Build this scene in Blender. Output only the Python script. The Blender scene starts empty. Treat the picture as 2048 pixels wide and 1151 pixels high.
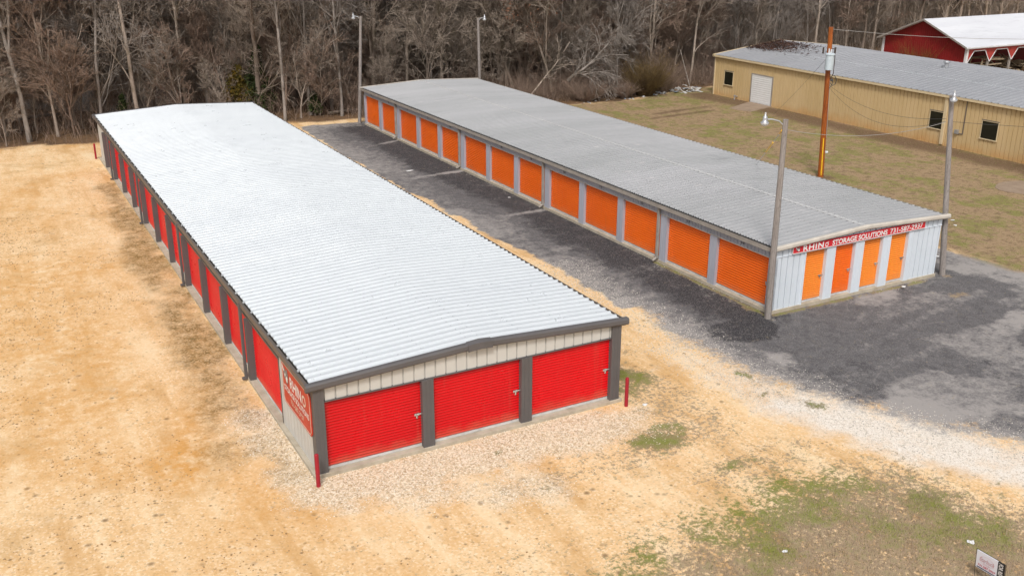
import bpy, math, random
import numpy as np
from mathutils import Vector, Matrix
R = math.radians
sc = bpy.context.scene
col = sc.collection

# ---------------------------------------------------------------- camera
cam_d = bpy.data.cameras.new('camera'); cam = bpy.data.objects.new('camera', cam_d); col.objects.link(cam)
sc.camera = cam
cam_d.sensor_width = 36.0; cam_d.lens = 36.0*1993.41/2048.0
cam_d.clip_start = 0.1; cam_d.clip_end = 5000
yaw, pitch, roll = 0.4961, 0.3526, 0.0029
fw = Vector((math.sin(yaw)*math.cos(pitch), math.cos(yaw)*math.cos(pitch), -math.sin(pitch)))
rt = Vector((math.cos(yaw), -math.sin(yaw), 0)); up = rt.cross(fw)
r2 = rt*math.cos(roll)+up*math.sin(roll); u2 = up*math.cos(roll)-rt*math.sin(roll)
mw = Matrix((r2, u2, -fw)).transposed().to_4x4(); mw.translation = Vector((-6.2753, -21.9754, 13.3761))
cam.matrix_world = mw

# ---------------------------------------------------------------- sky, sun, exposure
SUN_EL, SUN_AZ = R(50), R(214)          # azimuth measured clockwise from +Y
w = bpy.data.worlds.new('World'); sc.world = w; w.use_nodes = True
nt = w.node_tree; nt.nodes.clear()
sky = nt.nodes.new('ShaderNodeTexSky'); sky.sky_type = 'NISHITA'; sky.sun_disc = False
sky.sun_elevation = SUN_EL; sky.sun_rotation = SUN_AZ; sky.dust_density = 4.0; sky.air_density = 1.0
hs = nt.nodes.new('ShaderNodeHueSaturation'); hs.inputs['Saturation'].default_value = 0.28
bg = nt.nodes.new('ShaderNodeBackground'); bg.inputs['Strength'].default_value = 0.11
wo = nt.nodes.new('ShaderNodeOutputWorld')
nt.links.new(sky.outputs[0], hs.inputs['Color']); nt.links.new(hs.outputs[0], bg.inputs['Color']); nt.links.new(bg.outputs[0], wo.inputs['Surface'])
sl = bpy.data.lights.new('sun', 'SUN'); sl.energy = 1.7; sl.angle = R(11); sl.color = (1.0, 0.96, 0.9)
so = bpy.data.objects.new('sun', sl); col.objects.link(so)
sd = Vector((math.sin(SUN_AZ)*math.cos(SUN_EL), math.cos(SUN_AZ)*math.cos(SUN_EL), math.sin(SUN_EL)))
so.rotation_euler = sd.to_track_quat('Z', 'Y').to_euler()
sc.view_settings.view_transform = 'Standard'; sc.view_settings.look = 'None'
sc.view_settings.exposure = 0.31; sc.view_settings.gamma = 1.0
sc.render.engine = 'CYCLES'
sc.cycles.use_denoising = True; sc.cycles.max_bounces = 5; sc.cycles.diffuse_bounces = 2
try: sc.cycles.denoising_input_passes = 'RGB_ALBEDO_NORMAL'; sc.cycles.denoising_prefilter = 'ACCURATE'
except Exception: pass

# ---------------------------------------------------------------- helpers
def tag(o, label=None, cat=None, group=None, kind=None):
    if label: o['label'] = label
    if cat: o['category'] = cat
    if group: o['group'] = group
    if kind: o['kind'] = kind
    return o
def empty(name, loc, label, cat, group=None, rz=0):
    o = bpy.data.objects.new(name, None); col.objects.link(o); o.location = loc; o.rotation_euler.z = rz
    o.empty_display_size = .3
    return tag(o, label, cat, group)

class MB:
    def __init__(s): s.v = []; s.f = []; s.m = []; s.cm = 0
    def add(s, vs, fs):
        n = len(s.v); s.v += [tuple(q) for q in vs]; s.f += [tuple(i+n for i in f) for f in fs]; s.m += [s.cm]*len(fs); return s
    def box(s, x0, x1, y0, y1, z0, z1):
        return s.add([(x0,y0,z0),(x1,y0,z0),(x1,y1,z0),(x0,y1,z0),(x0,y0,z1),(x1,y0,z1),(x1,y1,z1),(x0,y1,z1)],
            [(0,3,2,1),(4,5,6,7),(0,1,5,4),(1,2,6,5),(2,3,7,6),(3,0,4,7)])
    def beam(s, a, b, wd, h, upv=(0,0,1)):
        a = Vector(a); b = Vector(b); d = (b-a).normalized(); sd_ = d.cross(Vector(upv)).normalized(); uu = sd_.cross(d)
        vs = [p+sd_*i*wd/2+uu*j*h/2 for p in (a, b) for i, j in ((-1,-1),(1,-1),(1,1),(-1,1))]
        return s.add(vs, [(0,1,2,3),(7,6,5,4),(0,4,5,1),(1,5,6,2),(2,6,7,3),(3,7,4,0)])
    def cyl(s, a, b, r0, r1=None, n=12, cap=True):
        r1 = r0 if r1 is None else r1
        a = Vector(a); b = Vector(b); d = (b-a).normalized(); t = Vector((1,0,0)) if abs(d.x) < .8 else Vector((0,1,0))
        e = d.cross(t).normalized(); g = d.cross(e)
        vs = []
        for p, r in ((a, r0), (b, r1)):
            for i in range(n):
                q = 2*math.pi*i/n; vs.append(p+(e*math.cos(q)+g*math.sin(q))*r)
        fs = [(i, (i+1) % n, n+(i+1) % n, n+i) for i in range(n)]
        if cap: fs += [tuple(range(n))[::-1], tuple(range(n, 2*n))]
        return s.add(vs, fs)
    def tube(s, pts, r, n=8):
        for a, b in zip(pts, pts[1:]): s.cyl(a, b, r, r, n)
        return s
    def lathe(s, c, prof, n=20):
        vs = []
        for (r, z) in prof:
            for i in range(n):
                q = 2*math.pi*i/n; vs.append((c[0]+r*math.cos(q), c[1]+r*math.sin(q), c[2]+z))
        fs = []
        for k in range(len(prof)-1):
            for i in range(n):
                j = (i+1) % n; fs.append((k*n+i, k*n+j, (k+1)*n+j, (k+1)*n+i))
        return s.add(vs, fs)
    def poly(s, pts, nrm, th):      # extruded polygon
        n = len(pts); nv = Vector(nrm)*th
        vs = [Vector(p) for p in pts]+[Vector(p)+nv for p in pts]
        return s.add(vs, [tuple(range(n))[::-1], tuple(range(n, 2*n))]+[(i, (i+1) % n, n+(i+1) % n, n+i) for i in range(n)])
    def build(s, name, mat, parent=None, smooth=False, bevel=0):
        me = bpy.data.meshes.new(name); me.from_pydata(s.v, [], s.f)
        for m in (mat if isinstance(mat, (list, tuple)) else [mat]): me.materials.append(m)
        if isinstance(mat, (list, tuple)): me.polygons.foreach_set('material_index', s.m)
        if smooth: me.polygons.foreach_set('use_smooth', [True]*len(s.f))
        me.update()
        o = bpy.data.objects.new(name, me); col.objects.link(o)
        if parent: o.parent = parent
        if bevel:
            b = o.modifiers.new('bevel', 'BEVEL'); b.width = bevel; b.segments = 2; b.limit_method = 'ANGLE'
        return o

def fast_mesh(name, V, Q, mat, parent=None, smooth=False, attrs=None):   # V (n,3), Q (m,k) all faces with k corners
    V = np.asarray(V, np.float32); Q = np.asarray(Q, np.int32)
    me = bpy.data.meshes.new(name); m, k = Q.shape
    me.vertices.add(len(V)); me.vertices.foreach_set('co', V.ravel())
    me.loops.add(m*k); me.loops.foreach_set('vertex_index', Q.ravel())
    me.polygons.add(m); me.polygons.foreach_set('loop_start', np.arange(0, m*k, k, dtype=np.int32))
    try: me.polygons.foreach_set('loop_total', np.full(m, k, np.int32))
    except Exception: pass
    if smooth: me.polygons.foreach_set('use_smooth', np.ones(m, bool))
    me.materials.append(mat); me.update(calc_edges=True)
    for an, av in (attrs or {}).items():
        a = me.attributes.new(an, 'FLOAT', 'POINT'); a.data.foreach_set('value', np.asarray(av, np.float32))
    me.validate()
    o = bpy.data.objects.new(name, me); col.objects.link(o)
    if parent: o.parent = parent
    return o

# ---------------------------------------------------------------- node helpers
class NT:
    def __init__(s, name):
        s.m = bpy.data.materials.new(name); s.m.use_nodes = True; s.t = s.m.node_tree; s.t.nodes.clear()
        s.out = s.t.nodes.new('ShaderNodeOutputMaterial'); s.p = s.t.nodes.new('ShaderNodeBsdfPrincipled')
        s.t.links.new(s.p.outputs[0], s.out.inputs[0]); s.tc = s.t.nodes.new('ShaderNodeTexCoord')
        s.geo = s.t.nodes.new('ShaderNodeNewGeometry')
    def L(s, a, b): s.t.links.new(a, b)
    def val(s, sock, v):
        if hasattr(v, 'is_output') or isinstance(v, bpy.types.NodeSocket): s.L(v, sock)
        elif isinstance(v, (tuple, list)) and len(v) == 3 and sock.type == 'RGBA': sock.default_value = (*v, 1)
        else: sock.default_value = v
    def pos(s, sc_=(1,1,1), obj=False):
        mp = s.t.nodes.new('ShaderNodeMapping'); mp.inputs['Scale'].default_value = sc_
        s.L(s.tc.outputs['Object'] if obj else s.geo.outputs['Position'], mp.inputs[0]); return mp.outputs[0]
    def noise(s, scale, detail=3, rough=.55, vec=None, out='Fac', dist=0):
        n = s.t.nodes.new('ShaderNodeTexNoise'); n.inputs['Scale'].default_value = scale; n.inputs['Detail'].default_value = detail
        n.inputs['Roughness'].default_value = rough; n.inputs['Distortion'].default_value = dist
        s.L(vec if vec else s.geo.outputs['Position'], n.inputs['Vector']); return n.outputs[out]
    def vor(s, scale, vec=None, out='Distance', feat='F1'):
        n = s.t.nodes.new('ShaderNodeTexVoronoi'); n.feature = feat; n.inputs['Scale'].default_value = scale
        s.L(vec if vec else s.geo.outputs['Position'], n.inputs['Vector']); return n.outputs[out]
    def ramp(s, f, a, b, lo=0., hi=1.):
        n = s.t.nodes.new('ShaderNodeMapRange'); s.val(n.inputs[0], f); s.val(n.inputs[1], a); s.val(n.inputs[2], b)
        n.inputs[3].default_value = lo; n.inputs[4].default_value = hi; n.interpolation_type = 'SMOOTHSTEP' if False else 'LINEAR'; return n.outputs[0]
    def mix(s, f, a, b, mode='MIX'):
        n = s.t.nodes.new('ShaderNodeMix'); n.data_type = 'RGBA'; n.blend_type = mode; n.clamp_factor = True
        s.val(n.inputs[0], f); s.val(n.inputs[6], a); s.val(n.inputs[7], b); return n.outputs[2]
    def math(s, op, a, b=0., c=0., clamp=False):
        n = s.t.nodes.new('ShaderNodeMath'); n.operation = op; n.use_clamp = clamp; s.val(n.inputs[0], a); s.val(n.inputs[1], b); s.val(n.inputs[2], c); return n.outputs[0]
    def attr(s, name):
        n = s.t.nodes.new('ShaderNodeAttribute'); n.attribute_name = name; return n.outputs['Fac']
    def bump(s, h, strength=.3, dist=.02):
        n = s.t.nodes.new('ShaderNodeBump'); n.inputs['Strength'].default_value = strength; n.inputs['Distance'].default_value = dist
        s.L(h, n.inputs['Height']); s.L(n.outputs[0], s.p.inputs['Normal'])
    def fin(s, c, rough=.6, metal=0., spec=.4):
        s.val(s.p.inputs['Base Color'], c); s.val(s.p.inputs['Roughness'], rough); s.val(s.p.inputs['Metallic'], metal)
        s.p.inputs['Specular IOR Level'].default_value = spec; return s.m

def paint(name, c, c2=None, rough=.45, metal=0., ns=3., fine=60., amt=.5, spec=.4, bump=.0, stretch=(1,1,1), obj=False):
    n = NT(name); c2 = c2 or tuple(x*.8 for x in c)
    v = n.pos(stretch, obj)
    f = n.math('ADD', n.math('MULTIPLY', n.ramp(n.noise(ns, 5, .6, v), .35, .7), amt), n.math('MULTIPLY', n.noise(min(fine, 14), 3, .6, v), .22))
    if bump: n.bump(n.noise(fine, 3, .6, v), bump, .01)
    return n.fin(n.mix(f, c, c2), n.ramp(n.noise(ns*2, 3, .5, v), .3, .7, rough-.04, rough+.06), metal, spec)

def door_paint(name, c, c2, rough):
    n = NT(name); oi = n.t.nodes.new('ShaderNodeObjectInfo'); sx = n.t.nodes.new('ShaderNodeSeparateXYZ'); n.L(n.geo.outputs['Position'], sx.inputs[0])
    f = n.math('ADD', n.math('MULTIPLY', n.ramp(n.noise(.6, 4, .6), .35, .7), .35), n.math('MULTIPLY', oi.outputs['Random'], .55))
    k = n.mix(f, c, c2)
    d = n.math('ADD', sx.outputs['Z'], n.math('MULTIPLY', n.noise(3, 5, .7), -.7))
    k = n.mix(n.ramp(d, -.25, .15, .38, 0), k, (.42,.25,.14))
    st = n.ramp(n.noise(3.0, 4, .6, n.pos((2.2,2.2,.12))), .60, .74, 0, .22); k = n.mix(st, k, (.36,.16,.10))
    return n.fin(k, n.ramp(n.noise(1.2, 3), .3, .7, rough-.05, rough+.08), 0, .5)
MT = {}
MT['red'] = door_paint('red_paint', (.70,.004,.008), (.53,.004,.007), .30)
MT['orange'] = door_paint('orange_paint', (.90,.165,.008), (.74,.115,.006), .36)
MT['orange_faded'] = door_paint('orange_faded_paint', (.93,.31,.035), (.87,.24,.028), .45)
MT['grey_trim'] = paint('charcoal_trim', (.115,.108,.11), (.09,.083,.083), .45, ns=2)
MT['brown_trim'] = paint('taupe_gutter', (.155,.128,.11), (.12,.10,.085), .5, ns=2)
MT['gutter_in'] = paint('gutter_shade', (.05,.045,.04), None, .8)
MT['light_wall'] = paint('light_grey_wall', (.56,.55,.52), (.48,.47,.44), .5, ns=1.2)
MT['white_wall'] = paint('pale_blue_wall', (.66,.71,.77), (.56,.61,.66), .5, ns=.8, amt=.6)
MT['shaded_wall'] = paint('shaded_lavender_wall', (.42,.43,.49), (.32,.33,.38), .5, ns=1.2, fine=30, amt=.6, stretch=(1,1,.25))  # side panels and posts: weaker side light put into a greyer, darker wall colour
MT['old_trim'] = paint('weathered_beige_trim', (.62,.57,.50), (.45,.41,.36), .5, ns=2.5, amt=.8)
MT['old_gutter'] = paint('weathered_gutter', (.36,.325,.29), (.25,.225,.20), .55, ns=2.5, amt=.8)
MT['concrete'] = paint('concrete', (.50,.44,.35), (.34,.29,.22), .85, ns=3, fine=40, amt=.8, bump=.3)
MT['ramp_conc'] = paint('ramp_concrete', (.33,.25,.18), (.24,.17,.12), .9, ns=1.5, fine=20, amt=.8, bump=.3)
MT['bar'] = paint('door_bottom_rail', (.74,.74,.75), (.45,.44,.43), .4, .3, ns=4)
MT['steel'] = paint('galvanised_steel', (.52,.53,.55), (.35,.36,.38), .38, .6, ns=8)
MT['chrome'] = paint('bright_steel', (.75,.74,.72), (.45,.44,.42), .25, .7, ns=10)
MT['dark'] = paint('dark_interior', (.012,.011,.01), None, .9)
MT['black'] = paint('black_plastic', (.02,.02,.022), None, .5)
MT['lens'] = paint('clear_lens', (.62,.64,.66), (.5,.52,.54), .12, 0, spec=.8)
MT['post_red'] = paint('bollard_red', (.36,.015,.03), (.27,.01,.02), .5, ns=5)
MT['sign_red'] = paint('sign_red', (.62,.025,.035), (.54,.02,.03), .4, ns=2)
MT['sign_red_old'] = paint('sign_red_worn', (.58,.055,.025), (.44,.03,.015), .45, ns=4, amt=.9)
MT['sign_white'] = paint('sign_white', (.82,.80,.78), (.70,.68,.66), .45)
MT['sign_cream'] = paint('sign_cream', (.72,.62,.52), (.55,.42,.33), .5, ns=8)
MT['sign_grey'] = paint('sign_grey', (.30,.28,.27), (.12,.11,.11), .5, ns=25, amt=.9)
MT['ink'] = paint('number_ink', (.03,.03,.03), None, .6)
MT['board'] = paint('yard_sign_white', (.78,.78,.84), (.72,.72,.78), .4)
MT['ink_red'] = paint('ink_red', (.55,.03,.06), None, .5)
MT['ink_pink'] = paint('ink_rose', (.62,.30,.33), None, .5)
MT['ink_navy'] = paint('ink_navy', (.03,.04,.09), None, .5)
MT['yellow'] = paint('yellow_guard', (.85,.50,.02), (.7,.38,.02), .45)
MT['ceramic'] = paint('brown_porcelain', (.06,.045,.04), None, .2)
MT['tank'] = paint('transformer_grey', (.55,.62,.66), (.40,.46,.50), .4, ns=6)
MT['cable'] = paint('cable_black', (.06,.06,.06), None, .6)
MT['cable_pale'] = paint('cable_aluminium', (.38,.36,.34), None, .5)
MT['barn_red'] = paint('barn_red', (.25,.014,.013), (.19,.01,.01), .55, ns=1.0)
MT['barn_red2'] = paint('barn_red_front', (.40,.045,.035), (.30,.03,.025), .55, ns=2)
MT['barn_white'] = paint('barn_trim_white', (.74,.74,.76), (.55,.54,.54), .5)
MT['sheet_white'] = paint('white_plastic', (.80,.80,.80), (.62,.61,.6), .5)
MT['sheet_blue'] = paint('faded_blue_plastic', (.35,.42,.52), (.25,.3,.38), .5)
MT['lumber'] = paint('weathered_lumber', (.40,.32,.22), (.22,.16,.10), .8, ns=4, amt=.9, stretch=(.4,1,1))
MT['pallet'] = paint('old_board', (.25,.18,.12), (.15,.10,.07), .85, ns=5)

def wood_pole(name, a, b, c, s1=(9,9,.35), glossy=.75):
    n = NT(name); v = n.pos(s1, True)
    g = n.ramp(n.noise(2.2, 6, .65, v), .36, .64)
    k = n.ramp(n.noise(9, 3, .6, n.pos((5,5,.6), True)), .55, .7)
    n.bump(n.noise(4, 5, .6, v), .5, .01)
    return n.fin(n.mix(k, n.mix(g, a, b), c), glossy)
MT['grey_pole'] = wood_pole('grey_weathered_pole', (.32,.29,.27), (.22,.19,.175), (.12,.10,.09))
MT['brown_pole'] = wood_pole('orange_treated_pole', (.42,.12,.018), (.22,.05,.01), (.07,.02,.008), (8,8,.3), .4)

def roof_metal(name, a, b, stain, metal=.35, rough=.35, spots=None, lines=None):
    n = NT(name)
    f = n.ramp(n.noise(.35, 5, .6, n.pos((.25,1.2,1))), .35, .68)
    c = n.mix(f, a, b)
    st = n.ramp(n.noise(1.2, 6, .7, n.pos((.35,2.2,1))), .55, .8, 0, .55)
    c = n.mix(st, c, stain)
    if spots:
        sp = n.ramp(n.vor(1.5, n.pos((.45,1.0,1))), .0, .18, 1, 0)
        sp = n.math('MULTIPLY', sp, n.ramp(n.noise(.6, 3), .45, .62))
        c = n.mix(n.math('MULTIPLY', sp, .65), c, spots)
        fine = n.ramp(n.noise(14, 4, .7, n.pos((.3,1,1))), .58, .75, 0, .35); c = n.mix(fine, c, spots)
    
    n.bump(n.noise(.9, 2, .5, n.pos((.5,3,1))), .05, .03)
    return n.fin(c, n.ramp(n.noise(2, 4), .3, .7, rough-.07, rough+.14), metal, .5)
MT['roof_a'] = roof_metal('new_galvalume_roof', (.70,.73,.75), (.665,.695,.72), (.60,.63,.65), .3, .33)
MT['roof_b'] = roof_metal('weathered_galvalume_roof', (.44,.44,.45), (.37,.375,.38), (.24,.24,.25), .2, .48, spots=(.60,.57,.56))
MT['roof_c'] = roof_metal('grey_old_roof', (.39,.395,.415), (.34,.345,.365), (.22,.22,.24), .3, .45, spots=(.5,.48,.48))
MT['roof_d'] = roof_metal('barn_roof', (.74,.75,.78), (.60,.61,.65), (.34,.33,.36), .1, .45)
n = NT('tan_wall_panels')
hgt = n.t.nodes.new('ShaderNodeSeparateXYZ'); n.L(n.geo.outputs['Position'], hgt.inputs[0])
c = n.mix(n.ramp(n.noise(.6, 4, .6, n.pos((1,1,.3))), .35, .7), (.66,.49,.27), (.58,.42,.21))
rust = n.math('MULTIPLY', n.ramp(n.math('ADD', hgt.outputs['Z'], n.math('MULTIPLY', n.noise(.8, 4), -1.3)), -.75, -.05, 1, 0), .6)
c = n.mix(rust, c, (.58,.27,.07)); c = n.mix(n.math('MULTIPLY', n.noise(30, 3), .25), c, (.35,.24,.12))
MT['tan'] = n.fin(c, .5)
MT['tan_trim'] = paint('tan_trim', (.68,.56,.36), (.55,.42,.26), .5)
n = NT('dark_window_glass'); pass
MT['glass'] = n.fin(n.mix(n.noise(1.5, 3), (.010,.010,.009), (.026,.025,.015)), .2, 0, .2)

# ---------------------------------------------------------------- ground masks (numpy)
rng = np.random.default_rng(5)
def vnoise(x, y, s, seed):
    g = np.random.default_rng(seed).random((128, 128)); u = x/s+1000; v = y/s+1000
    i = np.floor(u).astype(int); j = np.floor(v).astype(int); fu = u-i; fv = v-j
    fu = fu*fu*(3-2*fu); fv = fv*fv*(3-2*fv); i %= 128; j %= 128; i1 = (i+1) % 128; j1 = (j+1) % 128
    return (g[i,j]*(1-fu)+g[i1,j]*fu)*(1-fv)+(g[i,j1]*(1-fu)+g[i1,j1]*fu)*fv
def fbm(x, y, s, seed, o=4): 
    t = 0; a = 1; k = 0
    for q in range(o): t = t+a*vnoise(x, y, s/2**q, seed+q); k += a; a *= .55
    return t/k
def sdpoly(x, y, P):        # signed distance, positive inside
    P = np.array(P, float); n_ = len(P); d = np.full(x.shape, 1e9); ins = np.zeros(x.shape, bool)
    for k in range(n_):
        a = P[k]; b = P[(k+1) % n_]; e = b-a; t = np.clip(((x-a[0])*e[0]+(y-a[1])*e[1])/(e@e+1e-12), 0, 1)
        d = np.minimum(d, np.hypot(x-a[0]-t*e[0], y-a[1]-t*e[1]))
        c1 = (a[1] > y) != (b[1] > y)
        with np.errstate(divide='ignore', invalid='ignore'): xx = (b[0]-a[0])*(y-a[1])/(b[1]-a[1]+1e-12)+a[0]
        ins ^= c1 & (x < xx)
    return np.where(ins, d, -d)
def sm(v, a, b): t = np.clip((v-a)/(b-a), 0, 1); return t*t*(3-2*t)
def seg(x, y, a, b): 
    a = np.array(a, float); e = np.array(b, float)-a; t = np.clip(((x-a[0])*e[0]+(y-a[1])*e[1])/(e@e), 0, 1); return np.hypot(x-a[0]-t*e[0], y-a[1]-t*e[1]), t
ASPH = [(13.26,45.2),(12.97,39.5),(13.06,34.1),(13.04,27.7),(13.29,22.9),(13.21,17.1),(13.6,13.2),(13.53,9.0),(13.35,4.7),(13.05,2.6),(13.3,.4),(13.6,-1.6),(14.6,-4.0),(15.6,-5.9),(17.1,-7.8),(22,-12),(60,-18),(60,-2),(31.4,-1.2),(30.6,2),(30.3,6),(30,14),(27,18),(25.5,17),(25.5,5),(19.5,5),(19.5,45.4)]
LAWN = [(26,45.6),(25.4,17),(26.6,17.5),(29.7,14),(29.9,6),(30.2,2),(31.0,-1.2),(60,-2),(90,-2),(90,60),(62,46),(48,46.2),(40,43.6),(34,43.8)]
WOOD = [(-60,48),(-8,47.2),(-4.5,46.6),(0.2,45.6),(9.5,45.4),(12.6,47.2),(15.4,46.2),(17.9,45.6),(27,45.6),(34,43.8),(40,43.4),(48,46.0),(62,46.0),(63,52),(120,62),(900,62),(900,900),(-900,900),(-900,48)]
def masks(x, y):
    w1 = (fbm(x, y, 3, 11)-.5)*1.6; w2 = (fbm(x, y, .8, 21)-.5)*.9
    m = {}
    sa = sdpoly(x, y, ASPH); m['sd_a'] = sa+w2*.5; sl_ = sdpoly(x, y, LAWN); m['sd_l'] = sl_+w2*.8; sw = sdpoly(x, y, WOOD); m['sd_w'] = sw+w1*.5+w2*.5
    soft = np.where((y < 6) & (x < 25), 2.1, .45)
    m['asph'] = sm(sa+w1*.5+w2*.7, -soft*.35, soft)
    m['litter'] = sm(sw+w1+w2, -.6, .9)
    m['lawn'] = sm(sl_+w2*.6, -.3, .3)
    # pale gravel fan between sand and asphalt
    a1 = .62*sm(-(np.abs(sa+.1)-.8)+w1*.7+w2*.8, -.9, .7)*sm(-y, -6, 2)
    d2, t2 = seg(x, y, (13.9,-3.0), (16.5,-8.6)); a2 = sm(-(d2-1.25)+w1*.7+w2*1.3, -.8, .8)
    m['white'] = np.maximum(a1, a2)
    # lighter dusty band where asphalt fades
    m['worn'] = np.clip(sm(-(sa)+w1*.8+w2*.6, -3.4, -.1)*np.where(y < 7, .8, .45)+sm(fbm(x, y, 4.5, 31, 6), .48, .6)*np.where(y < 4, .55, .2), 0, 1)
    for a, b, wd, k in (((14.3,36.5),(17.6,37.8),.16,.8),((13.9,27.9),(17.6,28.35),.18,.9),((14.2,18.9),(17.6,19.1),.22,.7),((14.3,9.3),(17.6,9.3),.6,.35),
                        ((27.6,9),(29.4,-2),.3,.8),((29.6,9),(33,-3),.35,.9),((20.4,1.2),(25,1.6),.5,.5),((16.4,-2.2),(24,-1.4),.25,.5),((18.5,-.6),(27,1.2),.2,.5),((22.2,-2.6),(26,-1.2),.5,.8)):
        d, t = seg(x, y, a, b); m['worn'] = np.maximum(m['worn'], k*sm(-(d-wd)+w2*.4, -.22, .12)*(.55+.45*t))
    # fresh dark areas: near B side wall, patch at pole
    d, t = seg(x, y, (17.6,4), (17.6,44)); dk = sm(-(d-2.0)+w1, -.8, .8)*.8
    dp = sm(-(np.hypot((x-16.2)/1.6, (y-2.5)/1.0)-1)+w2*1.1, -.02, .06)
    df = sm(fbm(x, y, 3.2, 41, 6), .49, .58)*sm(-y, -3, 1)*.36
    m['tar'] = np.clip(np.maximum(np.maximum(dk, dp), df), 0, 1)
    # damp olive-brown band beside building A
    d, t = seg(x, y, (-.6,34), (-.75,9)); dm = sm(-(d-(.45+.45*t))+w1*.7+w2*.5, -.5, .5)
    d, t = seg(x, y, (-.9,8.5), (-1.5,2.4)); dm = np.maximum(dm, sm(-(d-.6)+w1*.6+w2, -.6, .7)*.75)
    d, t = seg(x, y, (-1.2,4), (-.6,.5)); dm = np.maximum(dm, sm(-(d-.3)+w2*1.2, -.5, .6)*.6)
    m['damp'] = np.clip(dm*1.25, 0, 1)*sm(fbm(x, y, 1.3, 51), .22, .5)
    d, t = seg(x, y, (-1.6,6.5), (-3.2,1.0)); m['orange'] = sm(-(d-.5)+w1, -.5, .8)+sm(fbm(x, y, 5, 61), .45, .7)*sm(-x, -2.5, 1)*.9+sm(-(np.hypot(x-10, (y-2)/2)-1.5)+w1, -1, 1)*.6
    # coarse pebbles round the near corner and front
    d, t = seg(x, y, (-.4,3.5), (-.1,-.9)); pb = sm(-(d-.5)+w2*1.5+w1*.5, -1.0, .5)
    d, t = seg(x, y, (.3,-1.0), (8.6,-.9)); pb = np.maximum(pb, sm(-(d-.7)+w1+w2*1.4, -1.1, .6))
    d, t = seg(x, y, (1.5,-1.6), (4.6,-3.0)); pb = np.maximum(pb, sm(-(d-.4)+w1+w2, -1.2, .6)*.7)
    m['pebble'] = pb
    # sparse and vivid grass
    g = np.zeros_like(x); vivid = np.zeros_like(x)
    GP = [(1.5,-30),(3.2,-7.6),(4.6,-6.9),(6.1,-6.2),(8.5,-5.9),(10.4,-5.6),(13,-6.9),(15,-9.3),(19,-13),(19,-30)]
    sg = sdpoly(x, y, GP); g = np.maximum(g, sm(sg+w1*1.6+w2*1.2, -2.2, 2.4)*.85)
    for cx, cy, rx, ry, k in ((10.3,-.6,1.3,3.4,.5),(7.6,-2.9,2.6,.7,.42),(5.0,-3.0,1.6,.5,.36),(10.0,-4.8,2.6,1.0,.42),(3.0,-5.6,2.5,.8,.22),(13.9,-1.4,.5,2.2,.33),(-.6,3.0,.5,3.5,.3)):
        g = np.maximum(g, k*sm(1.2-np.hypot((x-cx)/rx, (y-cy)/ry)+w1*.35+w2*.4, -.1, .7))
    for cx, cy, rx, ry, ang, k in ((10.4,1.35,.75,.45,-.8,1),(8.75,-2.6,.95,.42,-.35,1),(9.4,-2.1,.8,.4,-.2,.6),(9.9,.4,.8,.6,0,.6),(10.9,1.9,.9,.3,-1.2,.4),(5.4,-2.9,.15,.12,0,.7),(-.4,-3.35,.35,.12,0,.5),(.2,-3.3,.3,.1,0,.4),(11.5,2.8,.4,.25,0,.5),
                                  (13.7,-.4,.3,.12,-1,.9),(14.2,-3.0,.35,.2,-1,1.0),(13.3,-1.8,.2,.15,0,.7),(7.4,-3.7,.8,.5,0,.4),(9.6,-4.6,.9,.4,0,.6),(12.2,-4.6,.4,.3,0,.5),(10.0,-7.5,1.2,.4,-.3,.8),(12.8,-8.2,.8,.5,0,.9),(4.6,-1.1,.12,.1,0,.8),(4.0,-3.4,.12,.08,0,.6)):
        c_, s_ = math.cos(ang), math.sin(ang); dx = (x-cx)*c_+(y-cy)*s_; dy = -(x-cx)*s_+(y-cy)*c_
        q = sm(1.1-np.hypot(dx/rx, dy/ry)+w2*1.3+w1*.2, -.5, .8)*k; g = np.maximum(g, q); vivid = np.maximum(vivid, q*(k > .55))
    d, t = seg(x, y, (12.7,42), (13.0,10)); g = np.maximum(g, sm(-(d-.1)+w2, -.2, .3)*.55)      # weedy strip on asphalt edge
    for a, b in (((17.7,4.2),(17.95,3.0)),((18.0,3.0),(26.6,3.08)),((17.8,10),(17.75,3.2))):
        d, t = seg(x, y, a, b); q = sm(-(d-.1)+w2*.35, -.08, .1)*.95; g = np.maximum(g, q); vivid = np.maximum(vivid, q*.8)
    d = np.hypot(x-27.2, y-3.1); g = np.maximum(g, sm(-(d-.3)+w2*.4, -.1, .2)*.9)
    d = np.hypot((x-25.7), (y-1.3)/.5); g = np.maximum(g, sm(-(d-.6)+w2, -.1, .2)*.7)
    m['edge'] = sm(-(np.abs(sa-.3)-1.0)+w1*.8+w2, -1.2, .8)
    m['clod'] = sm(fbm(x, y, 2.6, 91, 6), .46, .62)*(.35+.65*sm(-x, 0, 3))
    m['grass'] = np.clip(g, 0, 1); m['vivid'] = np.clip(np.maximum(vivid, (.25+.75*sm(fbm(x, y, 1.6, 71, 6), .42, .6))*.8*(y < -4)*sm(sg, -1, .3)*sm(-sg, -4.2, -2.0)), 0, 1)
    m['green_lawn'] = sm(fbm(x, y, 3.5, 81), .42, .62)
    dirt = sm(-(np.abs(x-46.6)-1.3)+w1+w2, -.6, .8)*(y < 44)
    d, t = seg(x, y, (38.2,37.8),(43.5,38.5)); dirt = np.maximum(dirt, sm(-(d-.25)+w2*.6, -.2, .2)); d, t = seg(x, y, (37.0,36.4),(42.6,37.0)); dirt = np.maximum(dirt, sm(-(d-.2)+w2*.6, -.2, .2))
    dirt = np.maximum(dirt, sm(-(np.hypot(x-34.8, y-17.5)-.5)+w2, -.2, .3))
    m['dirt'] = np.clip(dirt, 0, 1)
    return m
ATT = ['asph','litter','lawn','white','worn','tar','damp','orange','pebble','grass','vivid','green_lawn','dirt']

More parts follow.
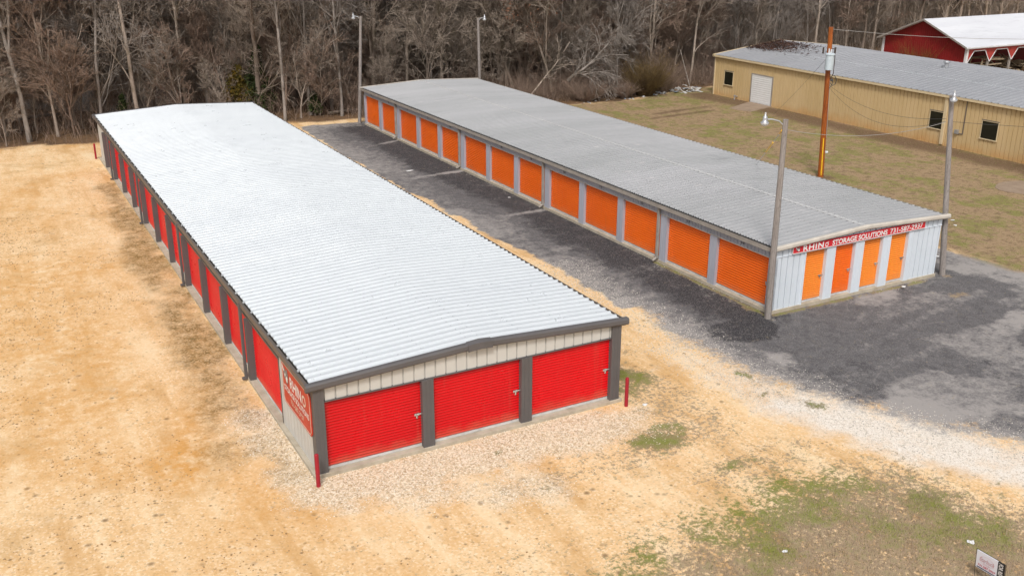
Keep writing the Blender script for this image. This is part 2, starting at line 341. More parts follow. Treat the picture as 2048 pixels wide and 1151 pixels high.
n = NT('ground_surface')
A = {k: n.attr(k) for k in ATT}
P = n.geo.outputs['Position']
F8 = n.noise(1.1, 9, .72); F8b = n.noise(2.3, 8, .75, n.pos((1,1,1.01))); fineN = n.noise(26, 4, .7); medN = n.noise(5, 5, .65); bigN = n.noise(.7, 4, .6); n11 = n.noise(11, 4, .7)
peb = n.vor(20, None, 'Color'); pebd = n.vor(20); psep = n.t.nodes.new('ShaderNodeSeparateColor'); n.L(peb, psep.inputs[0])
peb2 = n.vor(42, None, 'Color'); ps2 = n.t.nodes.new('ShaderNodeSeparateColor'); n.L(peb2, ps2.inputs[0])
sand = n.mix(n.ramp(medN, .3, .72), (.75,.485,.24), (.64,.39,.175))
sand = n.mix(n.ramp(F8, .36, .66), sand, (.80,.57,.33))
sand = n.mix(n.ramp(psep.outputs[0], .6, 1, 0, .55), sand, (.90,.74,.54))
sand = n.mix(n.ramp(psep.outputs[1], .78, .98, 0, .5), sand, (.46,.28,.12))
trk = n.noise(1.0, 6, .62, n.pos((.9,.16,1)))
sand = n.mix(n.ramp(trk, .52, .64, 0, .6), sand, (.84,.66,.43))
sand = n.mix(n.ramp(trk, .47, .36, 0, .65), sand, (.55,.31,.115))
sand = n.mix(n.ramp(n.noise(.33, 8, .68), .54, .66, 0, .55), sand, (.50,.30,.12))
fl = n.math('MULTIPLY', n.ramp(n.vor(1.6, n.mix(.05, P, n.noise(9, 3, .6, None, 'Color'))), .05, .16, 1, 0), n.ramp(n.noise(.45, 5, .7), .38, .50))
fl2 = n.math('MULTIPLY', n.ramp(n.vor(3.9, n.mix(.04, P, n.noise(14, 3, .6, None, 'Color'))), .07, .2, 1, 0), n.ramp(n.noise(.9, 5, .7), .42, .54))
sand = n.mix(n.math('MULTIPLY', n.math('MAXIMUM', fl, fl2), .85), sand, (.22,.14,.07))
sand = n.mix(n.math('MULTIPLY', n.math('MULTIPLY', A['orange'], .8), n.ramp(F8b, .38, .58)), sand, (.62,.325,.10))
pc = n.mix(n.ramp(psep.outputs[0], .1, .9), (.86,.76,.62), (.60,.46,.30))
pc = n.mix(n.ramp(psep.outputs[1], .72, .9, 0, .7), pc, (.34,.24,.14))
pc = n.mix(n.ramp(pebd, .55, .85, 0, .45), pc, (.30,.21,.13))
cG = n.mix(n.math('MULTIPLY', n.ramp(n.math('ADD', A['pebble'], n.math('MULTIPLY', n.math('SUBTRACT', F8, .5), 2.2)), .2, .8), .85), sand, pc)
damp = n.mix(n.ramp(n11, .4, .6), (.12,.08,.022), (.26,.15,.045)); damp = n.mix(n.ramp(psep.outputs[2], .6, .8, 0, .8), damp, (.48,.34,.18))
cG = n.mix(n.math('MULTIPLY', A['damp'], n.ramp(F8b, .38, .6, .35, .95)), cG, damp)
wh = n.mix(n.ramp(n11, .35, .65), (.83,.77,.70), (.68,.60,.51)); wh = n.mix(n.ramp(ps2.outputs[1], .75, .95, 0, .7), wh, (.40,.32,.24))
cG = n.mix(n.ramp(n.math('ADD', A['white'], n.math('MULTIPLY', n.math('SUBTRACT', F8, .5), 1.5)), .2, 1.0), cG, wh)
# short sparse turf over the gravel
gn = n.noise(8, 6, .78); gn2 = n.noise(34, 3, .7)
gcol = n.mix(n.ramp(n.math('ADD', n.math('MULTIPLY', gn2, .5), n.math('MULTIPLY', F8b, .5)), .42, .58), (.19,.135,.075), (.38,.29,.20))
gcol = n.mix(n.ramp(n.math('ADD', n.math('MULTIPLY', A['vivid'], .85), n.math('MULTIPLY', n.math('SUBTRACT', F8b, .5), 3.5)), .22, .95, 0, .9), gcol, n.mix(n.ramp(gn2, .4, .62), (.085,.125,.008), (.19,.235,.025)))
gf = n.ramp(n.math('ADD', n.math('ADD', A['grass'], n.math('MULTIPLY', A['vivid'], .35)), n.math('MULTIPLY', n.math('SUBTRACT', n.math('ADD', n.math('MULTIPLY', gn, .62), n.math('MULTIPLY', F8b, .38)), .5), 5.5)), .42, .75, 0, .9)
# asphalt
asp = n.mix(n.ramp(n.noise(2.2, 7, .75), .38, .62), (.135,.127,.130), (.088,.083,.086))
asp = n.mix(n.ramp(n.math('ADD', A['tar'], n.math('MULTIPLY', n.math('SUBTRACT', F8, .5), 1.6)), .3, .75, 0, .92), asp, (.034,.032,.036))
asp = n.mix(n.ramp(n.math('ADD', A['worn'], n.math('ADD', n.math('MULTIPLY', n.math('SUBTRACT', F8b, .5), 1.7), n.math('MULTIPLY', n.math('SUBTRACT', n11, .5), .8))), .28, .78, 0, .95), asp, (.33,.305,.29))
asp = n.mix(n.ramp(ps2.outputs[0], .7, 1, 0, .45), asp, (.34,.32,.30))
crk = n.ramp(n.vor(.55, n.mix(.12, P, n.noise(1.5, 4, .6, None, 'Color')), 'Distance', 'DISTANCE_TO_EDGE'), 0, .012, 1, 0)
asp = n.mix(n.math('MULTIPLY', crk, n.ramp(n.noise(.5, 3), .50, .58, 0, .3)), asp, (.28,.26,.24))
af = n.ramp(n.math('ADD', A['asph'], n.math('ADD', n.math('MULTIPLY', n.math('SUBTRACT', F8, .5), 1.2), n.math('MULTIPLY', n.math('SUBTRACT', n.noise(6, 6, .8), .5), 1.2))), .3, .65)
cG = n.mix(gf, n.mix(af, cG, asp), gcol)
# lawn
ln = n.mix(n.ramp(gn, .35, .65), (.38,.27,.16), (.26,.17,.095))
lg = n.mix(n.ramp(gn2, .35, .65), (.25,.235,.07), (.155,.16,.035))
ln = n.mix(n.ramp(n.math('ADD', n.math('MULTIPLY', A['green_lawn'], .45), n.math('MULTIPLY', n.math('SUBTRACT', n.noise(.8, 9, .8, n.pos((1.,.6,1))), .5), 6.5)), .05, .7, 0, .9), ln, lg)
ln = n.mix(n.ramp(F8b, .50, .60, 0, .8), ln, (.17,.11,.065))
ln = n.mix(n.math('MULTIPLY', A['dirt'], n.ramp(n11, .2, .5)), ln, n.mix(n.ramp(n11, .3, .7), (.085,.052,.035), (.17,.10,.055)))
ln = n.mix(n.ramp(ps2.outputs[2], .8, 1, 0, .6), ln, (.38,.29,.18))
cG = n.mix(A['lawn'], cG, ln)
# leaf litter
lf = n.mix(n.ramp(F8b, .4, .6), (.20,.115,.06), (.10,.062,.036)); lf = n.mix(n.ramp(ps2.outputs[0], .62, .9, 0, .6), lf, (.24,.15,.08))
lf = n.mix(n.ramp(n.noise(.35, 4, .65), .5, .62, 0, .7), lf, (.07,.048,.032))
lfm = n.ramp(n.math('ADD', A['litter'], n.math('MULTIPLY', n.math('SUBTRACT', n11, .5), .9)), .35, .65)
cG = n.mix(lfm, cG, lf)
hb = n.math('ADD', n.math('MULTIPLY', pebd, -.6), n.math('MULTIPLY', n11, .8))
n.bump(hb, .3, .02)
MT['ground'] = n.fin(cG, .92, 0, .25)

def grid(x0, x1, y0, y1, st):
    xs = np.arange(x0, x1+st/2, st); ys = np.arange(y0, y1+st/2, st)
    X, Y = np.meshgrid(xs, ys); nx = len(xs); ny = len(ys)
    i = np.arange((ny-1)*(nx-1)); r_ = i//(nx-1); c_ = i % (nx-1); a = r_*nx+c_
    return X.ravel(), Y.ravel(), np.stack([a, a+1, a+nx+1, a+nx], 1)
def sheet(name, x0, x1, y0, y1, st, sdk, z):
    X, Y, Q = grid(x0, x1, y0, y1, st); m = masks(X, Y)
    Z = np.full_like(X, z)
    if sdk:
        f = m[sdk]; e = .02
        gx = (masks(X+e, Y)[sdk]-f)/e; gy = (masks(X, Y+e)[sdk]-f)/e; g2 = gx*gx+gy*gy+1e-6
        near = np.abs(f) < st*.62; X = X-np.where(near, f*gx/g2, 0).clip(-st*.6, st*.6); Y = Y-np.where(near, f*gy/g2, 0).clip(-st*.6, st*.6)
        fin_ = np.where(near, 0, f); keep = (fin_[Q] >= 0).all(1) & (fin_[Q] > 0).any(1); Q = Q[keep]
        used = np.unique(Q); re = np.zeros(len(X), int); re[used] = np.arange(len(used)); Q = re[Q]; X, Y, Z = X[used], Y[used], Z[used]
        m = masks(X, Y)
    return fast_mesh(name, np.stack([X, Y, Z], 1), Q, MT['ground'], None, False, {k: m[k] for k in ATT})
# one ground sheet reaching the horizon: a fine middle and stretched rows outside it
def ground():
    def axis(a, b, st):
        mid = list(np.arange(a, b+st/2, st)); out = [40, 120, 400, 1500]
        return np.array([a-q for q in out[::-1]]+mid+[mid[-1]+q for q in out])
    xs = axis(-24, 62, .22); ys = axis(-22, 56, .22); X, Y = np.meshgrid(xs, ys); nx, ny = len(xs), len(ys)
    i = np.arange((ny-1)*(nx-1)); a = (i//(nx-1))*nx+i % (nx-1); Q = np.stack([a, a+1, a+nx+1, a+nx], 1)
    X, Y = X.ravel(), Y.ravel(); m = masks(X, Y)
    return fast_mesh('ground', np.stack([X, Y, X*0], 1), Q, MT['ground'], None, False, {k: m[k] for k in ATT})
tag(ground(), 'tan sandy gravel yard around the storage buildings', 'ground', kind='structure')
tag(sheet('asphalt_road', 12, 40, -16, 47, .2, 'sd_a', .004), 'worn dark asphalt apron and lane beside the orange doors', 'road', kind='structure')
tag(sheet('lawn', 26, 66, -2, 50, .3, 'sd_l', .006), 'brown and green winter lawn before the tan building', 'lawn', kind='structure')
tag(sheet('forest_floor', -40, 200, 43, 200, 1.0, 'sd_w', .008), 'brown leaf litter under the bare trees', 'ground', kind='structure')

n = NT('swamp_water'); n.bump(n.noise(1.2, 3), .15, .05)
MT['water'] = n.fin(n.mix(n.noise(.4, 3), (.05,.055,.06), (.10,.105,.11)), .06, 0, .9)
wp = []
for k in range(48):
    q = 2*math.pi*k/48; r_ = 1+.16*math.sin(3*q+1)+.08*math.sin(7*q)
    wp.append((4.5+10.5*r_*math.cos(q), 72+13*r_*math.sin(q), .03))
tag(MB().add(wp, [tuple(range(48))]).build('water', MT['water']), 'pale standing water among the tree trunks', 'water', kind='structure')

# ---------------------------------------------------------------- corrugated sheets and doors
def ribbed(mb, length, pitch, prof, place, ends=(0, 1)):
    """profile repeated along a length; place(s, h, e) gives the point at distance s, rib height h, end e"""
    pts = []; k = 0; s0 = 0
    while s0 < length-1e-6:
        for (ds, h) in prof:
            s_ = s0+ds*pitch
            if s_ <= length: pts.append((s_, h))
        s0 += pitch
    pts.append((length, 0))
    vs = []; ne = len(ends)
    for e in ends:
        for (s_, h) in pts: vs.append(place(s_, h, e))
    m_ = len(pts); fs = []
    for q in range(ne-1):
        for i in range(m_-1): fs.append((q*m_+i, q*m_+i+1, (q+1)*m_+i+1, (q+1)*m_+i))
    return mb.add(vs, fs)
RIB = [(0,0),(.07,.05),(.24,.05),(.31,0)]
WALLP = [(0,0),(.04,-.03),(.12,-.03),(.16,0)]
def panel(parent, mat, p0, p1, z0, z1f, out, pitch=.305, name='wall_panel', dep=1.0):
    """wall sheet from p0 to p1 (xy), top height z1f(s)"""
    p0 = Vector(p0); p1 = Vector(p1); d = p1-p0; ln_ = d.length; d.normalize(); o_ = Vector(out)
    mb = MB()
    def place(s_, h, e):
        q = p0+d*s_-o_*(-h*dep); q = p0+d*s_+o_*(h*dep)
        return (q.x, q.y, z0 if e == 0 else (z1f(s_) if callable(z1f) else z1f))
    ribbed(mb, ln_, pitch, WALLP, place); return mb.build(name, mat, parent)

def roller_door(parent, mat, a, b, z0, z1, out, latch=None, slat=.083, amp=1., bar=.075, latch_z=1.08, latch_mat='chrome'):
    """corrugated curtain from a to b (xy) facing out; latch: 'a' or 'b' end"""
    a = Vector(a); b = Vector(b); o_ = Vector(out); mb = MB(); vs = []; nz = round((z1-z0-bar)/slat); s_ = (z1-z0-bar)/nz
    prof = []
    for k in range(nz):
        for t, h in ((0, 0), (.16, .0), (.30, .026), (.52, .034), (.80, .026), (.94, .0)): prof.append((z0+bar+(k+t)*s_, h*amp))
    prof.append((z1, 0)); m_ = len(prof)
    for e in (a, b):
        for z, h in prof: q = e+o_*h; vs.append((q.x, q.y, z))
    mb.add(vs, [(i, i+1, m_+i+1, m_+i) for i in range(m_-1)])
    dr = mb.build('roller_door', mat, parent)
    # bottom rail
    m2 = MB(); q0 = a+o_*.0; q1 = b+o_*.0; m2.beam((q0.x, q0.y, z0+bar/2), (q1.x, q1.y, z0+bar/2), .05, bar-.004)
    mid = (a+b)/2+o_*.03; dv = (b-a).normalized(); m2.beam((*(mid-dv*.12).xy, z0+.045), (*(mid+dv*.12).xy, z0+.045), .02, .03)
    m2.build('bottom_rail', MT['bar'], dr)
    if latch:
        e, sgn = (a, 1) if latch == 'a' else (b, -1)
        c0 = e+dv*sgn*.05+o_*.04; c1 = e+dv*sgn*.19+o_*.04; m3 = MB()
        m3.beam((c0.x, c0.y, latch_z), (c1.x, c1.y, latch_z), .014, .06)
        c2 = e+dv*sgn*.0+o_*.055; m3.cyl((c2.x, c2.y, latch_z+.008), (c1.x, c1.y, latch_z+.008), .014)
        c3 = e+dv*sgn*.13+o_*.06; m3.cyl((c3.x, c3.y, latch_z-.09), (c3.x, c3.y, latch_z-.01), .022)
        m3.build('latch', MT[latch_mat], dr)
    return dr

def text_mesh(s, mat, parent, origin, ux, uy, width, height, name='lettering', off=.0, shear=0, th=.004, spacing=1.0):
    cu = bpy.data.curves.new(name, 'FONT'); cu.body = s; cu.extrude = 0; cu.offset = off; cu.shear = shear; cu.space_character = spacing
    ob = bpy.data.objects.new(name, cu); col.objects.link(ob)
    dg = bpy.context.evaluated_depsgraph_get(); me = bpy.data.meshes.new_from_object(ob.evaluated_get(dg)); me.name = name
    bpy.data.objects.remove(ob); bpy.data.curves.remove(cu)
    vs = np.array([v.co[:] for v in me.vertices]); mn = vs.min(0); sz = vs.max(0)-mn
    ux = Vector(ux); uy = Vector(uy); nz = ux.cross(uy); o_ = Vector(origin)
    for v in me.vertices:
        a_, b_ = (v.co.x-mn[0])/sz[0]*width, (v.co.y-mn[1])/sz[1]*height
        v.co = o_+ux*a_+uy*b_+nz*th
    me.materials.clear(); me.materials.append(mat); me.update()
    o = bpy.data.objects.new(name, me); col.objects.link(o); o.parent = parent
    return o
def emblem(parent, o_, ux, uy, size):
    """rhinoceros head in profile, grey with a white horn"""
    ux = Vector(ux); uy = Vector(uy); nz = ux.cross(uy); o_ = Vector(o_)
    P_ = lambda pts, k: [o_+ux*(a*size)+uy*(b*size)+nz*k for a, b in pts]
    m1 = MB(); m1.cm = 0
    m1.poly(P_([(.15,.30),(.08,.52),(.22,.66),(.30,.82),(.45,.72),(.62,.76),(.74,.92),(.82,.72),(.90,.5),(.86,.2),(.7,.02),(.5,.08),(.42,.22),(.28,.2)], .003), nz, .004)
    m1.cm = 1
    m1.poly(P_([(.10,.55),(-.06,.95),(.24,.66)], .008), nz, .003)
    m1.poly(P_([(.5,.3),(.62,.45),(.8,.4),(.75,.15),(.6,.12)], .0085), nz, .003)
    m1.poly(P_([(.3,.42),(.4,.56),(.5,.5),(.42,.36)], .009), nz, .003)
    return m1.build('rhino_emblem', [MT['sign_grey'], MT['sign_white']], parent)

# ---------------------------------------------------------------- building A (red doors)
WA, LA, EA, RA = 9.144, 40.92, 2.62, 2.86
SP = 3.1773; Y0 = 6.2331
bA = empty('red_door_building', (0,0,0), 'long storage building with bright red roller doors and pale silver ribbed roof', 'storage building')
topA = lambda x: EA-.06+(RA-EA)*(1-abs(x-WA/2)/(WA/2))
MB().box(-.13, WA+.13, -.12, LA+.1, -.05, .11).build('slab', MT['concrete'], bA, bevel=.015)
# inner dark core so that nothing shows through
MB().box(.24, WA-.24, .3, LA-.24, .11, 2.35).build('inner_wall', MT['dark'], bA)
HD = 2.08
panel(bA, MT['light_wall'], (.25,-.02), (WA-.2,-.02), HD+.02, lambda s_: topA(s_+.25), (0,-1), .305, 'gable_panel', 1.4)
panel(bA, MT['light_wall'], (WA,0), (WA,LA), .11, EA-.05, (1,0), .305)
panel(bA, MT['light_wall'], (WA,LA), (0,LA), .11, lambda s_: topA(s_), (0,1), .305)
ysd0 = Y0-SP        # near end of doors on the left side
panel(bA, MT['light_wall'], (0,ysd0), (0,0), .02, EA-.05, (-1,0), .305)
ysd1 = Y0+10*SP
panel(bA, MT['light_wall'], (0,LA), (0,ysd1+.12), .02, EA-.05, (-1,0), .305)
panel(bA, MT['light_wall'], (.03,ysd1+.12), (.03,ysd0), HD+.02, EA-.05, (-1,0), .16, 'header_panel', 1.3)
# posts: front
def post(x0, x1, y0, y1, z0, z1, mat, parent, axis='x'):
    mb = MB(); mb.box(x0, x1, y0, y1, z0, z1)
    for t in (.32, .68):    # shallow ribs on the outer face
        if axis == 'x':
            xc = x0+(x1-x0)*t; mb.box(xc-.012, xc+.012, y0-.008, y0, z0+.01, z1-.01)
        else:
            yc = y0+(y1-y0)*t; mb.box(x0-.008, x0, yc-.012, yc+.012, z0+.01, z1-.01)
    return mb.build('post', mat, parent)
for x0, x1, z1 in ((-.03,.25,EA-.1),(2.9,3.23,HD),(5.88,6.22,HD),(8.86,WA+.03,EA-.1)):
    post(x0, x1, -.09, .2, .0, z1, MT['grey_trim'], bA, 'x')
MB().box(.25, 8.86, -.05, .06, HD-.01, HD+.03).build('door_head', MT['grey_trim'], bA)
for x0, x1 in ((.25,2.9),(3.23,5.88),(6.22,8.86)):
    roller_door(bA, MT['red'], (x0,.08), (x1,.08), .115, HD, (0,-1), 'b')
# side posts, doors and downspouts
for i in range(11):
    y = Y0+i*SP; post(-.12, .1, y, y+.22, .0, HD+.02, MT['grey_trim'], bA, 'y')
MB().box(-.02, .07, ysd0, ysd0+.06, .02, HD+.02).build('jamb', MT['brown_trim'], bA)
MB().box(-.03, .06, ysd0, ysd1+.1, HD-.01, HD+.03).build('door_head', MT['brown_trim'], bA)
for i in range(11):
    ya = ysd0+.06 if i == 0 else Y0+(i-1)*SP+.22
    yb = Y0+i*SP
    roller_door(bA, MT['red'], (.1,yb), (.1,ya), .115, HD, (-1,0), 'b')
for i in (0,3,6,9):
    y = Y0+i*SP+.33
    MB().box(-.22, -.13, y-.05, y+.05, .12, EA-.08).box(-.30,-.13,y-.045,y+.045,.05,.13).build('downspout', MT['grey_trim'], bA, bevel=.012)
# roof
def roof(parent, W_, L_, E_, R_, os_, of_, mat, rib=RIB, pitch=.3048, lap=3, sag=True, name='roof', rh=1.0, nseg=(0,.02,.25,.44,.48,.5,.52,.56,.75,.98,1)):
    mb = MB(); tot = L_+2*of_
    def place(s_, h, e):
        x = -os_+e*(W_+2*os_); t = 1-abs(e-.5)*2; z = E_+(R_-E_)*(t-.12*max(0,(t-.9)/.1)**2*.3)
        return (x, -of_+s_, z+h*rh)
    ribbed(mb, tot, pitch, rib, place, nseg)
    return mb.build(name, mat, parent)
rf = roof(bA, WA, LA, EA, RA, .05, .10, MT['roof_a'])
# screw rows as one mesh per roof
def screws(parent, W_, L_, E_, R_, pitch, xs, r=.011, mat='steel'):
    mb = MB(); k = 0
    for x in xs:
        y = .40 if L_ == LA else .435
        while y < L_:
            t = 1-abs(x/W_-.5)*2; z = E_+(R_-E_)*t; mb.box(x-r, x+r, y-r, y+r, z, z+.014); y += pitch*(1 if random.random() < .93 else 2)
    return mb.build('screws', MT[mat], parent)
random.seed(3)
screws(rf, WA, LA, EA, RA, .3048, (.35, 1.7, 3.1, 4.4, 4.75, 6.0, 7.4, 8.8), .009, 'steel')
# rib ends lapping over the gutter every third rib
mb = MB(); y = -.05
while y < LA:
    for x0, x1 in ((-.15,-.05),(WA+.05,WA+.15)): mb.box(x0+(.045 if x0<0 else 0), x1-(.045 if x0>0 else 0), y+.0, y+.055, EA-.012, EA+.028)
    y += .3048*3
tag(mb.build('rib_laps', MT['roof_a'], rf), kind='stuff')
def gutter(parent, xi, sgn, L_, z, mo, mi, wd=.12, ht=.14, of_=.1, name='gutter'):
    mb = MB(); xo = xi+sgn*wd; a, b = sorted((xi, xo)); y0, y1 = -of_, L_+of_
    mb.cm = 0; o1 = sorted((xo, xo-sgn*.014)); mb.box(o1[0], o1[1], y0, y1, z-ht, z); mb.box(a, b, y0, y1, z-ht-.012, z-ht)
    mb.box(o1[0]-.006, o1[1]+.006, y0, y1, z, z+.014)
    mb.box(a, b, y0-.012, y0, z-ht-.01, z+.01); mb.box(a, b, y1, y1+.012, z-ht-.01, z+.01)
    mb.cm = 1; i1 = sorted((xi, xi-sgn*.02)); mb.box(i1[0], i1[1], y0, y1, z-ht, z-.002); 
    lo = sorted((xi+sgn*.02, xo-sgn*.014)); mb.cm = 0; mb.box(lo[0], lo[1], y0, y1, z-ht, z-.03)
    return mb.build(name, [mo, mi], parent)
gutter(bA, -.05, -1, LA, EA-.025, MT['brown_trim'], MT['gutter_in'])
gutter(bA, WA+.05, 1, LA, EA-.025, MT['brown_trim'], MT['gutter_in'])
def rake(parent, W_, E_, R_, os_, yf, mat, ht=.18, dep=.15, sgn=-1, lip=True):
    """trim along a gable: top flange, face and lower lip; yf = y of outer face"""
    mb = MB(); xs = [-os_-.02, W_/2, W_+os_+.02]; zs = [E_, R_, E_]; yi = yf-sgn*dep
    for k in (0, 1):
        xa, xb, za, zb = xs[k], xs[k+1], zs[k], zs[k+1]; y0, y1 = sorted((yf, yi)); ym = yf-sgn*.06
        def q(x, z, y, dz): return (x, y, z+dz)
        prf = [(yi, .055), (yf-sgn*.035, .05), (yf, .005), (yf, -ht+.05), (yf-sgn*.045, -ht), (yi, -ht)]
        A_ = [q(xa, za, yy, dz) for yy, dz in prf]
        B_ = [q(xb, zb, yy, dz) for yy, dz in prf]
        m_ = 6; mb.add(A_+B_, [(i, (i+1) % m_, m_+(i+1) % m_, m_+i) for i in range(m_)]+[tuple(range(m_)), tuple(range(m_, 2*m_))[::-1]])
    return mb.build('rake_trim', mat, parent)
rake(bA, WA, EA, RA, .2, -.19, MT['grey_trim'], .155)
rake(bA, WA, EA, RA, .2, LA+.19, MT['grey_trim'], sgn=1)
mb = MB(); xc = WA/2
mb.add([(xc-.36,-.215,RA+.01),(xc,-.215,RA+.035),(xc+.36,-.215,RA+.01),(xc+.36,-.215,RA-.18),(xc,-.215,RA-.16),(xc-.36,-.215,RA-.18),
        (xc-.36,-.04,RA+.055),(xc,-.04,RA+.085),(xc+.36,-.04,RA+.055),(xc-.36,-.16,RA-.18),(xc+.36,-.16,RA-.18)], [(0,5,4,1),(1,4,3,2),(0,1,7,6),(1,2,8,7),(0,6,9,5),(2,3,10,8)])
mb.build('ridge_cap', MT['grey_trim'], bA)

# sign on building A's left wall
sA = empty('wall_sign', (0,0,0), 'worn red sign board with storage lettering on the side wall of the red-door building', 'sign')
P0 = [(2.58,2.2),(2.5,2.29),(.2,2.29),(.1,2.2),(.1,1.17),(.2,1.07),(2.5,1.07),(2.58,1.17)]
MB().poly([(-.035, a, b) for a, b in P0], (-1,0,0), .025).build('board', MT['sign_red_old'], sA)
mb = MB()
for (a, b), (c_, d_) in zip(P0, P0[1:]+P0[:1]):
    k = .955; f_ = lambda y, z: (-.064, 1.34+(y-1.34)*k, 1.68+(z-1.68)*.93)
    mb.beam(f_(a, b), f_(c_, d_), .012, .006, (1,0,0))
mb.build('border_line', MT['sign_cream'], sA)
ux, uy = (0,-1,0), (0,0,1)
emblem(sA, (-.062, 2.46, 1.72), ux, uy, .52)
text_mesh('RHIN', MT['sign_white'], sA, (-.06,1.86,1.72), ux, uy, 1.0, .34, off=.02)
text_mesh('O', MT['sign_cream'], sA, (-.062,.78,1.72), ux, uy, .30, .32, off=.03)
text_mesh('STORAGE SOLUTIONS', MT['sign_white'], sA, (-.06,2.42,1.48), ux, uy, 2.15, .17, off=.02)
text_mesh('731-587-2937', MT['sign_cream'], sA, (-.06,1.9,1.24), ux, uy, 1.15, .15, off=.01)

# ---------------------------------------------------------------- building B (orange doors)
WB, SB = 8.67, 3.1246; LB = 13*SB; EB, RB = 2.56, 2.76
bB = empty('orange_door_building', (17.983,3.157,0), 'long storage building with orange roller doors and weathered grey ribbed roof', 'storage building', rz=.008)
MB().box(-.05, WB+.05, -.04, LB+.04, -.05, .13).build('slab', MT['concrete'], bB, bevel=.01)
MB().box(.26, WB-.24, .3, LB-.24, .13, 2.3).build('inner_wall', MT['dark'], bB)
HB = 2.07
topB = lambda x: EB-.05+(RB-EB)*(1-abs(x-WB/2)/(WB/2))
FX = [(1.47,2.50),(2.95,3.96),(4.42,5.42),(5.86,6.83)]
panel(bB, MT['white_wall'], (0,0), (1.45,0), .06, 2.17, (0,-1), .29, 'wall_panel', 1.9)
panel(bB, MT['white_wall'], (7.1,0), (WB,0), .06, 2.17, (0,-1), .29, 'wall_panel', 1.9)
panel(bB, MT['white_wall'], (0,-.012), (WB,-.012), 2.17, lambda s_: topB(s_), (0,-1), .29, 'gable_panel', 1.9)
MB().box(-.005, WB+.005, -.03, -.012, 2.15, 2.17).build('seam_trim', MT['white_wall'], bB)
for k, (a, b) in enumerate(FX):
    nx_ = FX[k+1][0] if k < 3 else 7.1
    post(b, nx_, -.03, .16, .06, 2.15, MT['white_wall'], bB, 'x')
post(1.40, 1.47, -.03, .16, .06, 2.15, MT['white_wall'], bB, 'x')
for k, (a, b) in enumerate(FX):
    roller_door(bB, MT['orange' if k == 1 else 'orange_faded'], (a,.13), (b,.13), .135, 2.15, (0,-1), 'b', latch_mat='sign_grey' if k in (0,3) else 'steel')
for y in range(13):
    pass
panel(bB, MT['shaded_wall'], (0,LB), (0,0), HB+.03, EB-.04, (-1,0), .19, 'header_panel', 1.0)
panel(bB, MT['white_wall'], (WB,0), (WB,LB), .1, EB-.04, (1,0), .27)
panel(bB, MT['white_wall'], (WB,LB), (0,LB), .1, lambda s_: topB(s_), (0,1), .27)
MB().box(-.012, .06, 0, LB, HB-.0, HB+.035).build('door_head', MT['old_trim'], bB)
for i in range(14):
    y0_, y1_ = (i*SP*0+i*SB, i*SB+.42) if i < 13 else (LB-.16, LB)
    if i == 0: y0_, y1_ = .0, .28
    if i == 13: y0_, y1_ = LB-.18, LB
    post(-.035, .14, y0_, y1_, .06, HB, MT['shaded_wall'], bB, 'y')
for i in range(13):
    ya = .28 if i == 0 else i*SB+.42; yb = (i+1)*SB if i < 12 else LB-.18
    roller_door(bB, MT['orange'], (.12,yb), (.12,ya), .135, HB, (-1,0), 'b' if i in (0,) else None, latch_mat='steel', slat=.098, amp=1.25)
    text_mesh(str(14-i), MT['ink'], bB, (-.03,(ya+yb)/2+.08,2.19), (0,-1,0), (0,0,1), .15, .12, name='door_number', th=.006)
for k, (a, b) in enumerate(FX):
    text_mesh(str(4-k), MT['ink'], bB, ((a+b)/2-.04,-.05,2.52 if k in (1,2) else 2.50), (1,0,0), (0,0,1), .06, .09, name='door_number', th=.006)
for i in (2,5,8,11):
    y = i*SB+.5
    m_ = MB(); m_.box(-.14, -.04, y-.05, y+.05, .18, EB-.1); m_.cyl((-.09,y,.22), (-.3,y,.10), .05, .055); m_.box(-.15,-.03,y-.06,y+.06,1.2,1.22)
    m_.build('downspout', MT['old_gutter'], bB)
RIBB = [(0,0),(.05,.045),(.14,.045),(.19,0)]
rfB = roof(bB, WB, LB, EB, RB, .1, .06, MT['roof_b'], RIBB, .3048, name='roof')
screws(rfB, WB, LB, EB, RB, .3048, (.15,1.5,2.9,4.2,4.45,5.8,7.2), .009, 'brown_trim')
m_ = MB(); m_.add([(WB/2-.11,-.05,RB+.002),(WB/2,-.05,RB+.028),(WB/2+.11,-.05,RB+.002),(WB/2-.11,LB+.05,RB+.002),(WB/2,LB+.05,RB+.028),(WB/2+.11,LB+.05,RB+.002)], [(0,1,4,3),(1,2,5,4)])
m_.build('ridge_cap', paint('ridge_flashing', (.66,.65,.64), (.45,.45,.45), .45, .3, ns=1.5), rfB)
m_ = MB(); y = .1
while y < LB: m_.box(-.105, -.098, y, y+.045, EB-.005, EB+.02); y += .3048
tag(m_.build('rib_ends', MT['dark'], rfB), kind='stuff')
gutter(bB, -.105, -1, LB, EB-.02, MT['old_gutter'], MT['gutter_in'], .13, .13, .06)
gutter(bB, WB+.105, 1, LB, EB-.02, MT['old_gutter'], MT['gutter_in'], .13, .13, .06)
rake(bB, WB, EB, RB, .22, -.2, MT['old_trim'], .13, .11)
rake(bB, WB, EB, RB, .22, LB+.2, MT['old_trim'], .13, .11, sgn=1)
